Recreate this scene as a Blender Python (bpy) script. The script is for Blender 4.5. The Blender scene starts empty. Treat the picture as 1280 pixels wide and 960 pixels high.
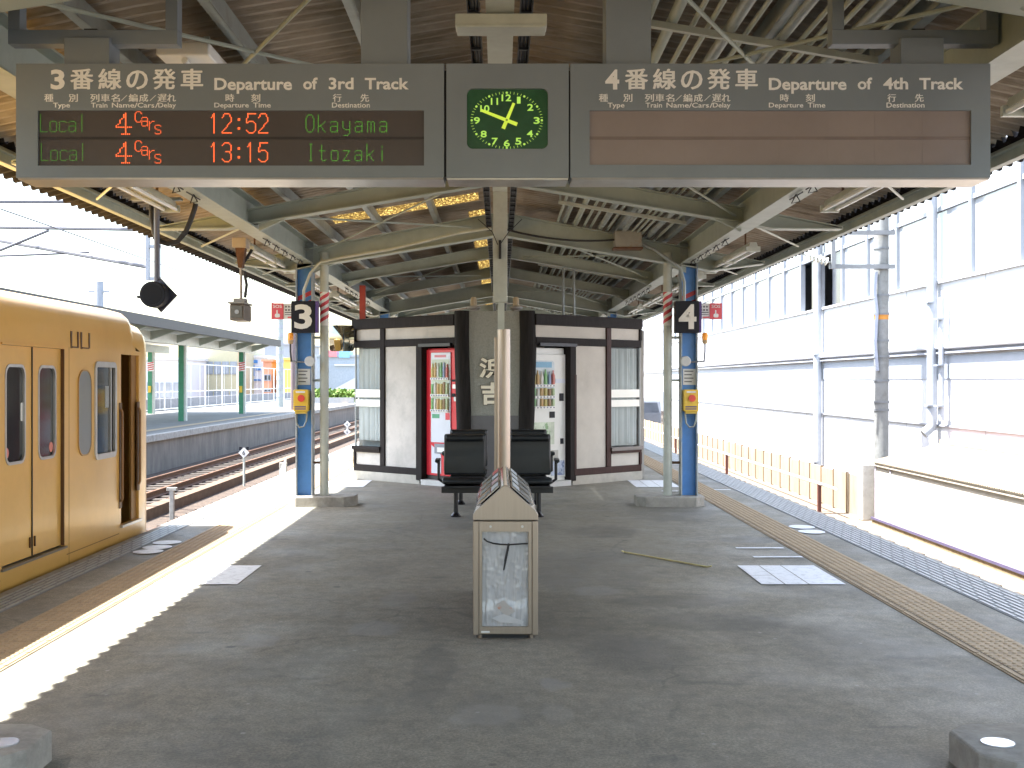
import bpy, bmesh, math, random
from mathutils import Vector, Matrix, noise as mnoise
R = math.radians
random.seed(7)
SC = bpy.context.scene
COL = SC.collection

# ------------------------------------------------------------------ camera, sky, sun, exposure
cam = bpy.data.cameras.new('camera'); camo = bpy.data.objects.new('camera', cam); COL.objects.link(camo)
cam.sensor_width = 36; cam.lens = 36*1500/1280
cam.shift_x = 15/1280; cam.shift_y = -3/1280
cam.clip_start = .05; cam.clip_end = 2000
camo.location = (0, 0, 1.5); camo.rotation_euler = (R(90), 0, 0)
SC.camera = camo
SUN_EL = math.atan(2.147)
w = bpy.data.worlds.new("World"); SC.world = w; w.use_nodes = True
nt = w.node_tree; bg = nt.nodes['Background']
sky = nt.nodes.new('ShaderNodeTexSky'); sky.sky_type = 'NISHITA'; sky.sun_disc = False
sky.sun_elevation = SUN_EL; sky.sun_rotation = R(-90); sky.air_density = 1.3; sky.dust_density = 2.6; sky.ozone_density = .8
nt.links.new(sky.outputs[0], bg.inputs[0]); bg.inputs[1].default_value = .15
sl = bpy.data.lights.new('sun', 'SUN'); so = bpy.data.objects.new('sun', sl); COL.objects.link(so)
sl.energy = 4.5; sl.angle = R(.5); sl.color = (1, .985, .955)
sdir = Vector((-math.cos(SUN_EL), -.03, math.sin(SUN_EL)))
so.rotation_euler = sdir.to_track_quat('Z', 'Y').to_euler(); so.location = (-20, 10, 30)
SC.view_settings.view_transform = 'Standard'; SC.view_settings.look = 'None'
SC.view_settings.gamma = 1; SC.view_settings.exposure = 2.5; SC.view_settings.use_curve_mapping = False
SC.cycles.max_bounces = 10; SC.cycles.diffuse_bounces = 6; SC.cycles.glossy_bounces = 4
SC.cycles.caustics_reflective = False; SC.cycles.caustics_refractive = False
SC.cycles.sample_clamp_indirect = 6

# ------------------------------------------------------------------ materials
def lin(c): return tuple((x/12.92 if x <= .04045 else ((x+.055)/1.055)**2.4) for x in c)
MATS = {}
def mat(name, col, rough=.6, metal=0.0, var=.12, scale=6.0, bump=0.0, bscale=80.0, dirt=None, dscale=2.5, dlo=.55, dhi=.7,
        damt=.8, stretch=None, emit=None, estr=0.0, spec=.5, coat=0.0):
    if name in MATS: return MATS[name]
    m = bpy.data.materials.new(name); m.use_nodes = True; MATS[name] = m
    N = m.node_tree.nodes; L = m.node_tree.links; p = N['Principled BSDF']
    p.inputs['Roughness'].default_value = rough; p.inputs['Metallic'].default_value = metal
    p.inputs['Specular IOR Level'].default_value = spec
    p.inputs['Coat Weight'].default_value = coat; p.inputs['Coat Roughness'].default_value = .08
    tc = N.new('ShaderNodeTexCoord'); mp = N.new('ShaderNodeMapping'); L.new(tc.outputs['Object'], mp.inputs['Vector'])
    if stretch: mp.inputs['Scale'].default_value = stretch
    nz = N.new('ShaderNodeTexNoise'); nz.inputs['Scale'].default_value = scale; nz.inputs['Detail'].default_value = 6; nz.inputs['Roughness'].default_value = .65
    L.new(mp.outputs[0], nz.inputs['Vector'])
    mr = N.new('ShaderNodeMapRange'); mr.inputs[1].default_value = .3; mr.inputs[2].default_value = .7; L.new(nz.outputs[0], mr.inputs[0])
    mx = N.new('ShaderNodeMix'); mx.data_type = 'RGBA'; L.new(mr.outputs[0], mx.inputs[0])
    mx.inputs[6].default_value = (*[max(0, c*(1-var)) for c in col], 1); mx.inputs[7].default_value = (*[min(1, c*(1+var)) for c in col], 1)
    out = mx.outputs[2]
    if dirt:
        n2 = N.new('ShaderNodeTexNoise'); n2.inputs['Scale'].default_value = dscale; n2.inputs['Detail'].default_value = 8; n2.inputs['Roughness'].default_value = .7
        L.new(mp.outputs[0], n2.inputs['Vector'])
        r2 = N.new('ShaderNodeMapRange'); r2.inputs[1].default_value = dlo; r2.inputs[2].default_value = dhi; r2.inputs[4].default_value = damt
        L.new(n2.outputs[0], r2.inputs[0])
        m2 = N.new('ShaderNodeMix'); m2.data_type = 'RGBA'; L.new(r2.outputs[0], m2.inputs[0]); L.new(out, m2.inputs[6]); m2.inputs[7].default_value = (*dirt, 1)
        out = m2.outputs[2]
    L.new(out, p.inputs['Base Color'])
    if bump:
        n3 = N.new('ShaderNodeTexNoise'); n3.inputs['Scale'].default_value = bscale; n3.inputs['Detail'].default_value = 4
        L.new(mp.outputs[0], n3.inputs['Vector'])
        b = N.new('ShaderNodeBump'); b.inputs['Strength'].default_value = bump; b.inputs['Distance'].default_value = .01
        L.new(n3.outputs[0], b.inputs['Height']); L.new(b.outputs[0], p.inputs['Normal'])
    if emit:
        p.inputs['Emission Color'].default_value = (*emit, 1); p.inputs['Emission Strength'].default_value = estr
    return m

cream = mat('cream_steel_paint', (.36, .405, .36), .45, dirt=(.27, .27, .23), dscale=3, dlo=.55, dhi=.75, damt=.6)
cream2 = mat('cream_pipe_paint', (.47, .50, .45), .4, dirt=(.33, .31, .25), dscale=4, dlo=.55, dhi=.8, damt=.5)
galv = mat('weathered_galvanised', (.31, .345, .335), .45, .35, dirt=(.22, .2, .17), dscale=5, dlo=.5, dhi=.7, damt=.6)
bluep = mat('blue_column_paint', (.07, .25, .62), .35, var=.12, dirt=(.16, .27, .45), dscale=7, dlo=.62, dhi=.72, damt=.5)
whitep = mat('white_paint', (.78, .78, .76), .45, var=.05, dirt=(.5, .48, .43), dscale=5, dlo=.58, dhi=.75, damt=.4)
redp = mat('red_paint', (.62, .05, .07), .4, var=.1)
blackp = mat('black_paint', (.011, .012, .018), .5, spec=.25, var=.2)
purplep = mat('purple_board_edge', (.09, .05, .22), .4)
greyboard = mat('grey_board_metal', (.205, .238, .268), .45, .1, var=.06, scale=3, bump=.03, bscale=300)
silver = mat('stainless', (.39, .33, .275), .36, .9, var=.06, scale=3, stretch=(30, 30, 1), bump=.02, bscale=20)
mirrorst = mat('polished_stainless', (.75, .74, .73), .09, 1.0, var=.04)
alu = mat('aluminium_frame', (.55, .55, .55), .35, .7)
leather = mat('black_leather', (.012, .015, .018), .34, var=.2, bump=.08, bscale=180, spec=.45)
blackst = mat('black_steel', (.02, .021, .024), .35, .2, var=.2)
rubber = mat('black_rubber', (.02, .02, .022), .6)
plaster = mat('aged_plaster', (.50, .475, .44), .85, var=.1, scale=3, bump=.15, bscale=60, dirt=(.33, .32, .295), dscale=1.9, dlo=.48, dhi=.66, damt=.75)
plaster2 = mat('pinkish_plaster', (.51, .48, .43), .85, var=.08, scale=3, bump=.15, bscale=60, dirt=(.40, .37, .325), dscale=2.2, dlo=.52, dhi=.75, damt=.5)
timber = mat('dark_timber', (.017, .0135, .013), .7, spec=.22, var=.35, scale=5, stretch=(8, 8, 1), bump=.3, bscale=14)
timber2 = mat('red_brown_timber', (.042, .018, .015), .6, spec=.3, var=.3, scale=5, stretch=(8, 8, 1), bump=.2, bscale=14)
logm = mat('charred_log', (.016, .014, .013), .75, var=.5, scale=4, stretch=(6, 6, .6), bump=.8, bscale=9, dirt=(.07, .028, .02), dscale=3, dlo=.62, dhi=.72, damt=.7, spec=.2)
stele = mat('grey_stucco', (.30, .31, .28), .9, var=.12, scale=40, bump=.5, bscale=90)
letterm = mat('cream_letter', (.88, .83, .68), .6, var=.05)
concrete = mat('concrete', (.34, .325, .29), .85, var=.2, scale=9, bump=.35, bscale=60, dirt=(.16, .15, .13), dscale=4, dlo=.5, dhi=.7, damt=.7)
darkconc = mat('stained_concrete', (.22, .195, .165), .9, var=.2, scale=4, bump=.3, bscale=30, dirt=(.12, .105, .09), dscale=1.2, dlo=.45, dhi=.7, damt=.7, stretch=(1, 1, .4))
rust = mat('rusty_steel', (.125, .06, .03), .8, var=.35, scale=12, bump=.2, bscale=50)
ballast = mat('track_ballast', (.075, .052, .036), .95, var=.5, scale=30, bump=1.0, bscale=35, dirt=(.04, .028, .02), dscale=6, dlo=.45, dhi=.6)
paleball = mat('pale_trackbed', (.17, .135, .10), .95, var=.3, scale=20, bump=.6, bscale=40)
sleeperm = mat('sleeper_concrete', (.062, .05, .04), .9, var=.25, scale=10)
tact = mat('ochre_tactile_paving', (.37, .275, .165), .7, var=.14, scale=7, bump=.1, dirt=(.22, .175, .12), dscale=5, dlo=.55, dhi=.75, damt=.6)
edge_t = mat('grey_edge_tile', (.20, .205, .205), .5, var=.2, scale=6, dirt=(.1, .1, .1), dscale=3, dlo=.5, dhi=.7, damt=.6)
edge_r = mat('ribbed_edge_bar', (.37, .375, .37), .42, var=.15, scale=6, dirt=(.2, .2, .2), dscale=3, dlo=.55, dhi=.75, damt=.6)
fencem = mat('rust_streaked_cream_sheet', (.30, .25, .175), .7, var=.15, scale=2, stretch=(1, 1, .25), dirt=(.21, .12, .06), dscale=5, dlo=.52, dhi=.75, damt=.7)
whitewall = mat('white_painted_wall', (.55, .56, .59), .6, var=.04, scale=1, dirt=(.42, .43, .46), dscale=.8, dlo=.55, dhi=.8, damt=.4)
shedwhite = mat('white_sheet_steel', (.44, .42, .37), .6, var=.06, scale=2, dirt=(.27, .17, .085), dscale=1.7, dlo=.56, dhi=.8, damt=.7, stretch=(1, 1, .3))
bluegrey = mat('blue_grey_steel', (.245, .268, .305), .5, var=.08)
paleblue = mat('pale_blue_render', (.32, .345, .385), .6, var=.05)
winm = mat('window_glass_pale', (.30, .325, .355), .06, var=.12, scale=.7, spec=.8)
windark = mat('open_dark_window', (.03, .035, .045), .1, var=.3, scale=1.5)
trainy = mat('ochre_train_paint', (.70, .41, .105), .30, var=.05, scale=1.2, dirt=(.52, .28, .06), dscale=1.6, dlo=.5, dhi=.78, damt=.45, coat=.18, bump=.04, bscale=2.2)
traindark = mat('train_recess', (.10, .045, .015), .5)
tglass = mat('train_window_glass', (.028, .03, .033), .09, var=.5, scale=1.6, spec=.38)
tgrey = mat('grey_blind_panel', (.19, .21, .22), .3, var=.05)
orangelens = mat('amber_lens', (.85, .32, .03), .25, emit=(1, .35, .03), estr=.03)
yellowbox = mat('yellow_plastic', (.75, .50, .05), .35, var=.06)
redbtn = mat('red_button', (.7, .06, .04), .3)
greencol = mat('green_column_paint', (.05, .24, .13), .45, var=.15)
camgrey = mat('camera_housing', (.30, .29, .27), .5, var=.1)
tubem = mat('fluorescent_tube', (.82, .82, .78), .2, var=.02)
roofdark = mat('canopy_roof_top', (.10, .10, .11), .7, var=.15)
paperm = mat('paper_notice', (.80, .80, .78), .7, var=.03)
inkm = mat('grey_ink', (.12, .12, .13), .7)
pinkm = mat('sos_red', (.72, .09, .12), .45, var=.04)
hedge_m = mat('hedge_leaf', (.12, .20, .03), .7, var=.4, scale=12)
curtain = mat('white_curtain', (.82, .84, .84), .85, var=.08, scale=3)
bandm = mat('frosted_white_band', (.80, .80, .74), .5, var=.03)

def asphalt():
    m = bpy.data.materials.new('platform_asphalt'); m.use_nodes = True
    N = m.node_tree.nodes; L = m.node_tree.links; p = N['Principled BSDF']
    tc = N.new('ShaderNodeTexCoord')
    def nz(scale, detail=6, st=None, rough=.6):
        n = N.new('ShaderNodeTexNoise'); n.inputs['Scale'].default_value = scale; n.inputs['Detail'].default_value = detail; n.inputs['Roughness'].default_value = rough
        if st:
            mp = N.new('ShaderNodeMapping'); mp.inputs['Scale'].default_value = st; L.new(tc.outputs['Object'], mp.inputs['Vector']); L.new(mp.outputs[0], n.inputs['Vector'])
        else: L.new(tc.outputs['Object'], n.inputs['Vector'])
        return n.outputs[0]
    def rng(s, a, b, c=0, d=1):
        r = N.new('ShaderNodeMapRange'); r.interpolation_type = 'SMOOTHSTEP'
        for i, v in ((1, a), (2, b), (3, c), (4, d)): r.inputs[i].default_value = v
        L.new(s, r.inputs[0]); return r.outputs[0]
    def mix(f, a, b):
        x = N.new('ShaderNodeMix'); x.data_type = 'RGBA'; L.new(f, x.inputs[0])
        for i, v in ((6, a), (7, b)):
            if isinstance(v, tuple): x.inputs[i].default_value = (*v, 1)
            else: L.new(v, x.inputs[i])
        return x.outputs[2]
    c = mix(rng(nz(75, 5, None, .75), .40, .60), (.185, .172, .136), (.315, .293, .232))          # aggregate
    c = mix(rng(nz(14, 6, (1, .8, 1), .7), .38, .66, 0, .5), c, (.115, .113, .098))        # mottling
    c = mix(rng(nz(.9, 8, (1, .55, 1), .7), .44, .66, 0, .55), c, (.125, .123, .112))     # dark worn areas
    c = mix(rng(nz(1.7, 8, (.7, 1.6, 1), .7), .58, .70, 0, .65), c, (.092, .091, .085))  # darker streaks across
    c = mix(rng(nz(2.3, 6, None, .7), .60, .74, 0, .5), c, (.31, .305, .27))             # pale dusty wear
    def voro(scale, feat='F1'):
        v = N.new('ShaderNodeTexVoronoi'); v.feature = feat; v.inputs['Scale'].default_value = scale
        wn = N.new('ShaderNodeTexNoise'); wn.inputs['Scale'].default_value = 3; wn.inputs['Detail'].default_value = 5; L.new(tc.outputs['Object'], wn.inputs['Vector'])
        a_ = N.new('ShaderNodeVectorMath'); a_.operation = 'MULTIPLY_ADD'; L.new(wn.outputs['Color'], a_.inputs[0]); a_.inputs[1].default_value = (.35, .35, 0) if feat != 'F1' else (.03, .03, 0); L.new(tc.outputs['Object'], a_.inputs[2])
        L.new(a_.outputs[0], v.inputs['Vector']); return v
    def mul(a, b_):
        m_ = N.new('ShaderNodeMath'); m_.operation = 'MULTIPLY'; L.new(a, m_.inputs[0]); L.new(b_, m_.inputs[1]); return m_.outputs[0]
    v = voro(2.6); pick = N.new('ShaderNodeSeparateColor'); L.new(v.outputs['Color'], pick.inputs[0])
    c = mix(mul(rng(v.outputs['Distance'], .10, .06, 0, .8), rng(pick.outputs[0], .55, .6)), c, (.075, .073, .068))     # trodden gum
    v2 = voro(6.3); pick2 = N.new('ShaderNodeSeparateColor'); L.new(v2.outputs['Color'], pick2.inputs[0])
    c = mix(mul(rng(v2.outputs['Distance'], .09, .05, 0, .7), rng(pick2.outputs[1], .72, .76)), c, (.38, .37, .34))       # pale specks
    ve = voro(.42, 'DISTANCE_TO_EDGE')
    c = mix(mul(rng(ve.outputs['Distance'], .007, .002, 0, .3), rng(nz(.6, 3), .5, .56)), c, (.05, .05, .047))          # hairline cracks
    # dried puddle marks, each with its own place and shape
    sx = N.new('ShaderNodeSeparateXYZ'); 
    wob = N.new('ShaderNodeTexNoise'); wob.inputs['Scale'].default_value = 6; L.new(tc.outputs['Object'], wob.inputs['Vector'])
    ad = N.new('ShaderNodeVectorMath'); ad.operation = 'MULTIPLY_ADD'; L.new(wob.outputs['Color'], ad.inputs[0]); ad.inputs[1].default_value = (.16, .2, 0); gp_ = N.new('ShaderNodeNewGeometry'); L.new(gp_.outputs['Position'], ad.inputs[2])
    for (x, y, rx, ry, colr, amt) in [(-.06, 5.42, .17, .2, (.29, .28, .25), .42), (.26, 5.42, .09, .15, (.28, .27, .24), .38), (.27, 5.95, .09, .14, (.28, .275, .255), .55),
                                    (-.75, 7.3, .16, .22, (.27, .265, .25), .5), (-1.4, 6.95, .14, .2, (.27, .265, .25), .5), (-.7, 8.3, .13, .3, (.26, .255, .24), .45),
                                    (.7, 8.6, .2, .2, (.27, .265, .25), .45), (.75, 6.6, .35, .5, (.085, .084, .078), .45), (1.35, 7.5, .5, .3, (.085, .084, .078), .42),
                                    (-.35, 6.2, .12, .7, (.085, .084, .078), .4), (1.2, 8.2, .5, .25, (.085, .084, .078), .45), (2.35, 11.4, .35, .25, (.085, .084, .078), .42), (1.05, 12.0, .4, .5, (.085, .084, .078), .42)]:
        s = N.new('ShaderNodeVectorMath'); s.operation = 'SUBTRACT'; L.new(ad.outputs[0], s.inputs[0]); s.inputs[1].default_value = (x+.08, y+.1, 0)
        d = N.new('ShaderNodeVectorMath'); d.operation = 'MULTIPLY'; L.new(s.outputs[0], d.inputs[0]); d.inputs[1].default_value = (1/rx, 1/ry, 0)
        ln = N.new('ShaderNodeVectorMath'); ln.operation = 'LENGTH'; L.new(d.outputs[0], ln.inputs[0])
        c = mix(rng(ln.outputs['Value'], 1.15, .7, 0, amt), c, colr)
    L.new(c, p.inputs['Base Color'])
    r = rng(nz(1.6, 5), .3, .7, .5, .78); L.new(r, p.inputs['Roughness'])
    b = N.new('ShaderNodeBump'); b.inputs['Strength'].default_value = .5; b.inputs['Distance'].default_value = .006
    L.new(nz(220, 3), b.inputs['Height']); L.new(b.outputs[0], p.inputs['Normal'])
    return m
asph = asphalt()

def whitemark():
    m = bpy.data.materials.new('worn_white_marking'); m.use_nodes = True
    N = m.node_tree.nodes; L = m.node_tree.links; p = N['Principled BSDF']; tc = N.new('ShaderNodeTexCoord')
    n = N.new('ShaderNodeTexNoise'); n.inputs['Scale'].default_value = 14; n.inputs['Detail'].default_value = 8; n.inputs['Roughness'].default_value = .75; L.new(tc.outputs['Object'], n.inputs['Vector'])
    r = N.new('ShaderNodeMapRange'); r.inputs[1].default_value = .5; r.inputs[2].default_value = .68; L.new(n.outputs[0], r.inputs[0])
    x = N.new('ShaderNodeMix'); x.data_type = 'RGBA'; L.new(r.outputs[0], x.inputs[0]); x.inputs[6].default_value = (.78, .80, .83, 1); x.inputs[7].default_value = (.48, .50, .53, 1)
    L.new(x.outputs[2], p.inputs['Base Color']); p.inputs['Roughness'].default_value = .55
    return m
markm = whitemark()

def roofmat():
    """underside of the corrugated sheets: brown stains that run along the ribs"""
    m = bpy.data.materials.new('stained_corrugated_sheet'); m.use_nodes = True
    N = m.node_tree.nodes; L = m.node_tree.links; p = N['Principled BSDF']; tc = N.new('ShaderNodeTexCoord')
    def nz(s, st, d=6):
        mp = N.new('ShaderNodeMapping'); mp.inputs['Scale'].default_value = st; L.new(tc.outputs['Object'], mp.inputs['Vector'])
        n = N.new('ShaderNodeTexNoise'); n.inputs['Scale'].default_value = s; n.inputs['Detail'].default_value = d; n.inputs['Roughness'].default_value = .7
        L.new(mp.outputs[0], n.inputs['Vector']); return n.outputs[0]
    def mixr(f, a, b, lo, hi, amt=1):
        r = N.new('ShaderNodeMapRange'); r.inputs[1].default_value = lo; r.inputs[2].default_value = hi; r.inputs[4].default_value = amt; L.new(f, r.inputs[0])
        x = N.new('ShaderNodeMix'); x.data_type = 'RGBA'; L.new(r.outputs[0], x.inputs[0])
        for i, v in ((6, a), (7, b)):
            if isinstance(v, tuple): x.inputs[i].default_value = (*v, 1)
            else: L.new(v, x.inputs[i])
        return x.outputs[2]
    c = mixr(nz(1.2, (1, 1, 1)), (.40, .345, .285), (.28, .235, .18), .35, .65)
    c = mixr(nz(9, (.18, 2.2, 1)), c, (.17, .13, .085), .47, .64, .75)
    c = mixr(nz(.7, (1, 1, 1)), c, (.50, .38, .31), .52, .7, .5)
    L.new(c, p.inputs['Base Color']); p.inputs['Roughness'].default_value = .7
    return m
roofm = roofmat()

def skylight_mat():
    m = bpy.data.materials.new('dirty_translucent_sheet'); m.use_nodes = True
    N = m.node_tree.nodes; L = m.node_tree.links; N.remove(N['Principled BSDF']); out = N['Material Output']
    tc = N.new('ShaderNodeTexCoord'); n = N.new('ShaderNodeTexNoise'); n.inputs['Scale'].default_value = 42; n.inputs['Detail'].default_value = 5; n.inputs['Roughness'].default_value = .75
    L.new(tc.outputs['Object'], n.inputs['Vector'])
    r = N.new('ShaderNodeMapRange'); r.inputs[1].default_value = .52; r.inputs[2].default_value = .62; L.new(n.outputs[0], r.inputs[0])
    x = N.new('ShaderNodeMix'); x.data_type = 'RGBA'; L.new(r.outputs[0], x.inputs[0]); x.inputs[6].default_value = (.07, .038, .01, 1); x.inputs[7].default_value = (.62, .45, .13, 1)
    t = N.new('ShaderNodeBsdfTranslucent'); d = N.new('ShaderNodeBsdfDiffuse'); L.new(x.outputs[2], t.inputs[0]); L.new(x.outputs[2], d.inputs[0])
    ms = N.new('ShaderNodeMixShader'); ms.inputs[0].default_value = .45; L.new(d.outputs[0], ms.inputs[1]); L.new(t.outputs[0], ms.inputs[2]); L.new(ms.outputs[0], out.inputs[0])
    return m
skym = skylight_mat()

def clearmat(name, col, glossmix, transp):
    m = bpy.data.materials.new(name); m.use_nodes = True
    N = m.node_tree.nodes; L = m.node_tree.links; N.remove(N['Principled BSDF']); out = N['Material Output']
    tr = N.new('ShaderNodeBsdfTransparent'); tr.inputs[0].default_value = (*col, 1)
    pr = N.new('ShaderNodeBsdfPrincipled'); pr.inputs['Base Color'].default_value = (*glossmix, 1); pr.inputs['Roughness'].default_value = .06
    ms = N.new('ShaderNodeMixShader'); ms.inputs[0].default_value = 1-transp; L.new(tr.outputs[0], ms.inputs[1]); L.new(pr.outputs[0], ms.inputs[2]); L.new(ms.outputs[0], out.inputs[0])
    return m
clearpane = clearmat('clear_pane', (.95, .97, .97), (.08, .09, .09), .86)

# ------------------------------------------------------------------ mesh builder
WL = {}
def wloc(o): return WL.get(o.name, Vector((0, 0, 0)))
class MB:
    def __init__(s, M=None): s.v = []; s.f = []; s.M = M
    def add(s, vs, fs):
        b = len(s.v)
        s.v += [(s.M @ Vector(p) if s.M else Vector(p)) for p in vs]
        s.f += [tuple(i+b for i in f) for f in fs]; return s
    def box(s, x0, x1, y0, y1, z0, z1):
        x0, x1 = min(x0, x1), max(x0, x1); y0, y1 = min(y0, y1), max(y0, y1); z0, z1 = min(z0, z1), max(z0, z1)
        return s.add([(x0, y0, z0), (x1, y0, z0), (x1, y1, z0), (x0, y1, z0), (x0, y0, z1), (x1, y0, z1), (x1, y1, z1), (x0, y1, z1)],
                     [(0, 3, 2, 1), (4, 5, 6, 7), (0, 1, 5, 4), (1, 2, 6, 5), (2, 3, 7, 6), (3, 0, 4, 7)])
    def prism(s, pts, axis, a, b):
        """closed polygon (2 coords) extruded along axis from a to b"""
        n = len(pts)
        def P(p, t): return {'x': (t, p[0], p[1]), 'y': (p[0], t, p[1]), 'z': (p[0], p[1], t)}[axis]
        vs = [P(p, a) for p in pts]+[P(p, b) for p in pts]
        ar = sum(pts[i][0]*pts[(i+1) % n][1]-pts[(i+1) % n][0]*pts[i][1] for i in range(n))
        fs = [tuple(range(n)), tuple(range(2*n-1, n-1, -1))]+[(i, i+n, (i+1) % n+n, (i+1) % n) for i in range(n)]
        flip = (ar > 0) ^ (b < a)
        if axis == 'y': flip = not flip
        if flip: fs = [f[::-1] for f in fs]
        return s.add(vs, fs)
    def tube(s, pts, r, n=10, caps=True):
        pts = [Vector(p) for p in pts]; rs = r if isinstance(r, (list, tuple)) else [r]*len(pts)
        rings = []; up = None
        for i, p in enumerate(pts):
            t = (pts[min(i+1, len(pts)-1)]-pts[max(i-1, 0)]).normalized()
            if up is None:
                up = Vector((0, 0, 1)) if abs(t.z) < .9 else Vector((1, 0, 0))
            a = (up-t*up.dot(t)).normalized(); b = t.cross(a); up = a
            rings.append([p+(a*math.cos(k*2*math.pi/n)+b*math.sin(k*2*math.pi/n))*rs[i] for k in range(n)])
        vs = [q for rg in rings for q in rg]; fs = []
        for i in range(len(pts)-1):
            for k in range(n):
                fs.append((i*n+k, i*n+(k+1) % n, (i+1)*n+(k+1) % n, (i+1)*n+k))
        if caps: fs += [tuple(range(n-1, -1, -1)), tuple((len(pts)-1)*n+k for k in range(n))]
        return s.add(vs, fs)
    def cyl(s, c, r, h, axis='z', n=20, r2=None):
        d = {'x': (h, 0, 0), 'y': (0, h, 0), 'z': (0, 0, h)}[axis]
        c = Vector(c); return s.tube([c, c+Vector(d)], [r, r if r2 is None else r2], n)
    def lathe(s, prof, c=(0, 0, 0), n=20):
        vs = []; fs = []
        for (r, z) in prof:
            for k in range(n):
                a = 2*math.pi*k/n; vs.append((c[0]+r*math.cos(a), c[1]+r*math.sin(a), c[2]+z))
        for i in range(len(prof)-1):
            for k in range(n): fs.append((i*n+k, i*n+(k+1) % n, (i+1)*n+(k+1) % n, (i+1)*n+k))
        fs += [tuple(range(n-1, -1, -1)), tuple((len(prof)-1)*n+k for k in range(n))]
        return s.add(vs, fs)
    def rrect(s, x0, x1, z0, z1, r, y0, y1, seg=5, plane='xz'):
        """rounded rectangle plate"""
        pts = rr_pts(x0, x1, z0, z1, r, seg)
        return s.prism(pts, 'y' if plane == 'xz' else 'x', y0, y1)
    def ring(s, x0, x1, z0, z1, r, w, y0, y1, seg=5, plane='xz'):
        o = rr_pts(x0, x1, z0, z1, r, seg); i = rr_pts(x0+w, x1-w, z0+w, z1-w, max(.001, r-w), seg); n = len(o)
        P = (lambda p, t: (p[0], t, p[1])) if plane == 'xz' else (lambda p, t: (t, p[0], p[1]))
        vs = [P(p, y0) for p in o]+[P(p, y0) for p in i]+[P(p, y1) for p in o]+[P(p, y1) for p in i]
        fs = []
        for k in range(n):
            j = (k+1) % n
            fs += [(k, j, n+j, n+k), (2*n+k, 3*n+k, 3*n+j, 2*n+j), (k, 2*n+k, 2*n+j, j), (n+k, n+j, 3*n+j, 3*n+k)]
        return s.add(vs, fs)
    def build(s, name, m, parent=None, bevel=0.0, smooth=False, recalc=True):
        me = bpy.data.meshes.new(name)
        o = bpy.data.objects.new(name, me); COL.objects.link(o)
        if parent is not None:
            off = wloc(parent); o.parent = parent
        else:
            xs = [v.x for v in s.v]; ys = [v.y for v in s.v]; zs = [v.z for v in s.v]
            off = Vector(((min(xs)+max(xs))/2, (min(ys)+max(ys))/2, min(zs))); o.location = off
        WL[o.name] = off.copy()
        me.from_pydata([tuple(v-off) for v in s.v], [], s.f)
        if recalc:
            bm = bmesh.new(); bm.from_mesh(me); bmesh.ops.recalc_face_normals(bm, faces=bm.faces); bm.to_mesh(me); bm.free()
        me.materials.append(m)
        if smooth:
            for p in me.polygons: p.use_smooth = True
            me.set_sharp_from_angle(angle=R(38))
        if bevel:
            b = o.modifiers.new('bevel', 'BEVEL'); b.width = bevel; b.segments = 2; b.limit_method = 'ANGLE'; b.angle_limit = R(40)
        return o
def rr_pts(x0, x1, z0, z1, r, seg=5):
    pts = []
    for (cx, cz, a0) in ((x1-r, z1-r, 0), (x0+r, z1-r, 90), (x0+r, z0+r, 180), (x1-r, z0+r, 270)):
        for k in range(seg+1):
            a = R(a0+90*k/seg); pts.append((cx+r*math.cos(a), cz+r*math.sin(a)))
    return pts
def tag(o, label, cat, group=None, kind=None):
    o['label'] = label; o['category'] = cat
    if group: o['group'] = group
    if kind: o['kind'] = kind
    return o
def thing(name, loc, label, cat, group=None, kind=None):
    o = bpy.data.objects.new(name, None); COL.objects.link(o); o.location = loc; WL[o.name] = Vector(loc)
    o.empty_display_size = .1
    return tag(o, label, cat, group, kind)
def struct(o, label=None, cat=None):
    o['kind'] = 'structure'
    if label: o['label'] = label
    if cat: o['category'] = cat
    return o
def copy_tree(o, parent=None, depth=0):
    c = o.copy(); COL.objects.link(c)
    WL[c.name] = wloc(o).copy()
    if parent is not None: c.parent = parent
    for ch in list(o.children): copy_tree(ch, c)
    return c
def text_mb(s, x0, x1, z0, z1, y, bold=.0, depth=.002, M=None):
    cu = bpy.data.curves.new('lettering', 'FONT'); cu.body = s; cu.size = 1; cu.offset = bold; cu.extrude = .01; cu.resolution_u = 3
    ob = bpy.data.objects.new('lettering', cu); COL.objects.link(ob)
    bpy.context.view_layer.update(); dg = bpy.context.evaluated_depsgraph_get()
    me = bpy.data.meshes.new_from_object(ob.evaluated_get(dg))
    vs = [v.co.copy() for v in me.vertices]; fs = [tuple(p.vertices) for p in me.polygons]
    bpy.data.objects.remove(ob); bpy.data.curves.remove(cu); bpy.data.meshes.remove(me)
    mb = MB(M)
    if not vs: return mb
    a0 = min(v.x for v in vs); a1 = max(v.x for v in vs); b0 = min(v.y for v in vs); b1 = max(v.y for v in vs)
    mb.add([(x0+(v.x-a0)/(a1-a0)*(x1-x0), y-depth/2-(v.z/.01)*depth/2, z0+(v.y-b0)/(b1-b0)*(z1-z0)) for v in vs], fs)
    return mb
# measured pixel of the photograph -> point at distance D
def at(px, py, D): return Vector(((px-625)/1500*D, D, 1.5-(py-477)/1500*D))

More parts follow.
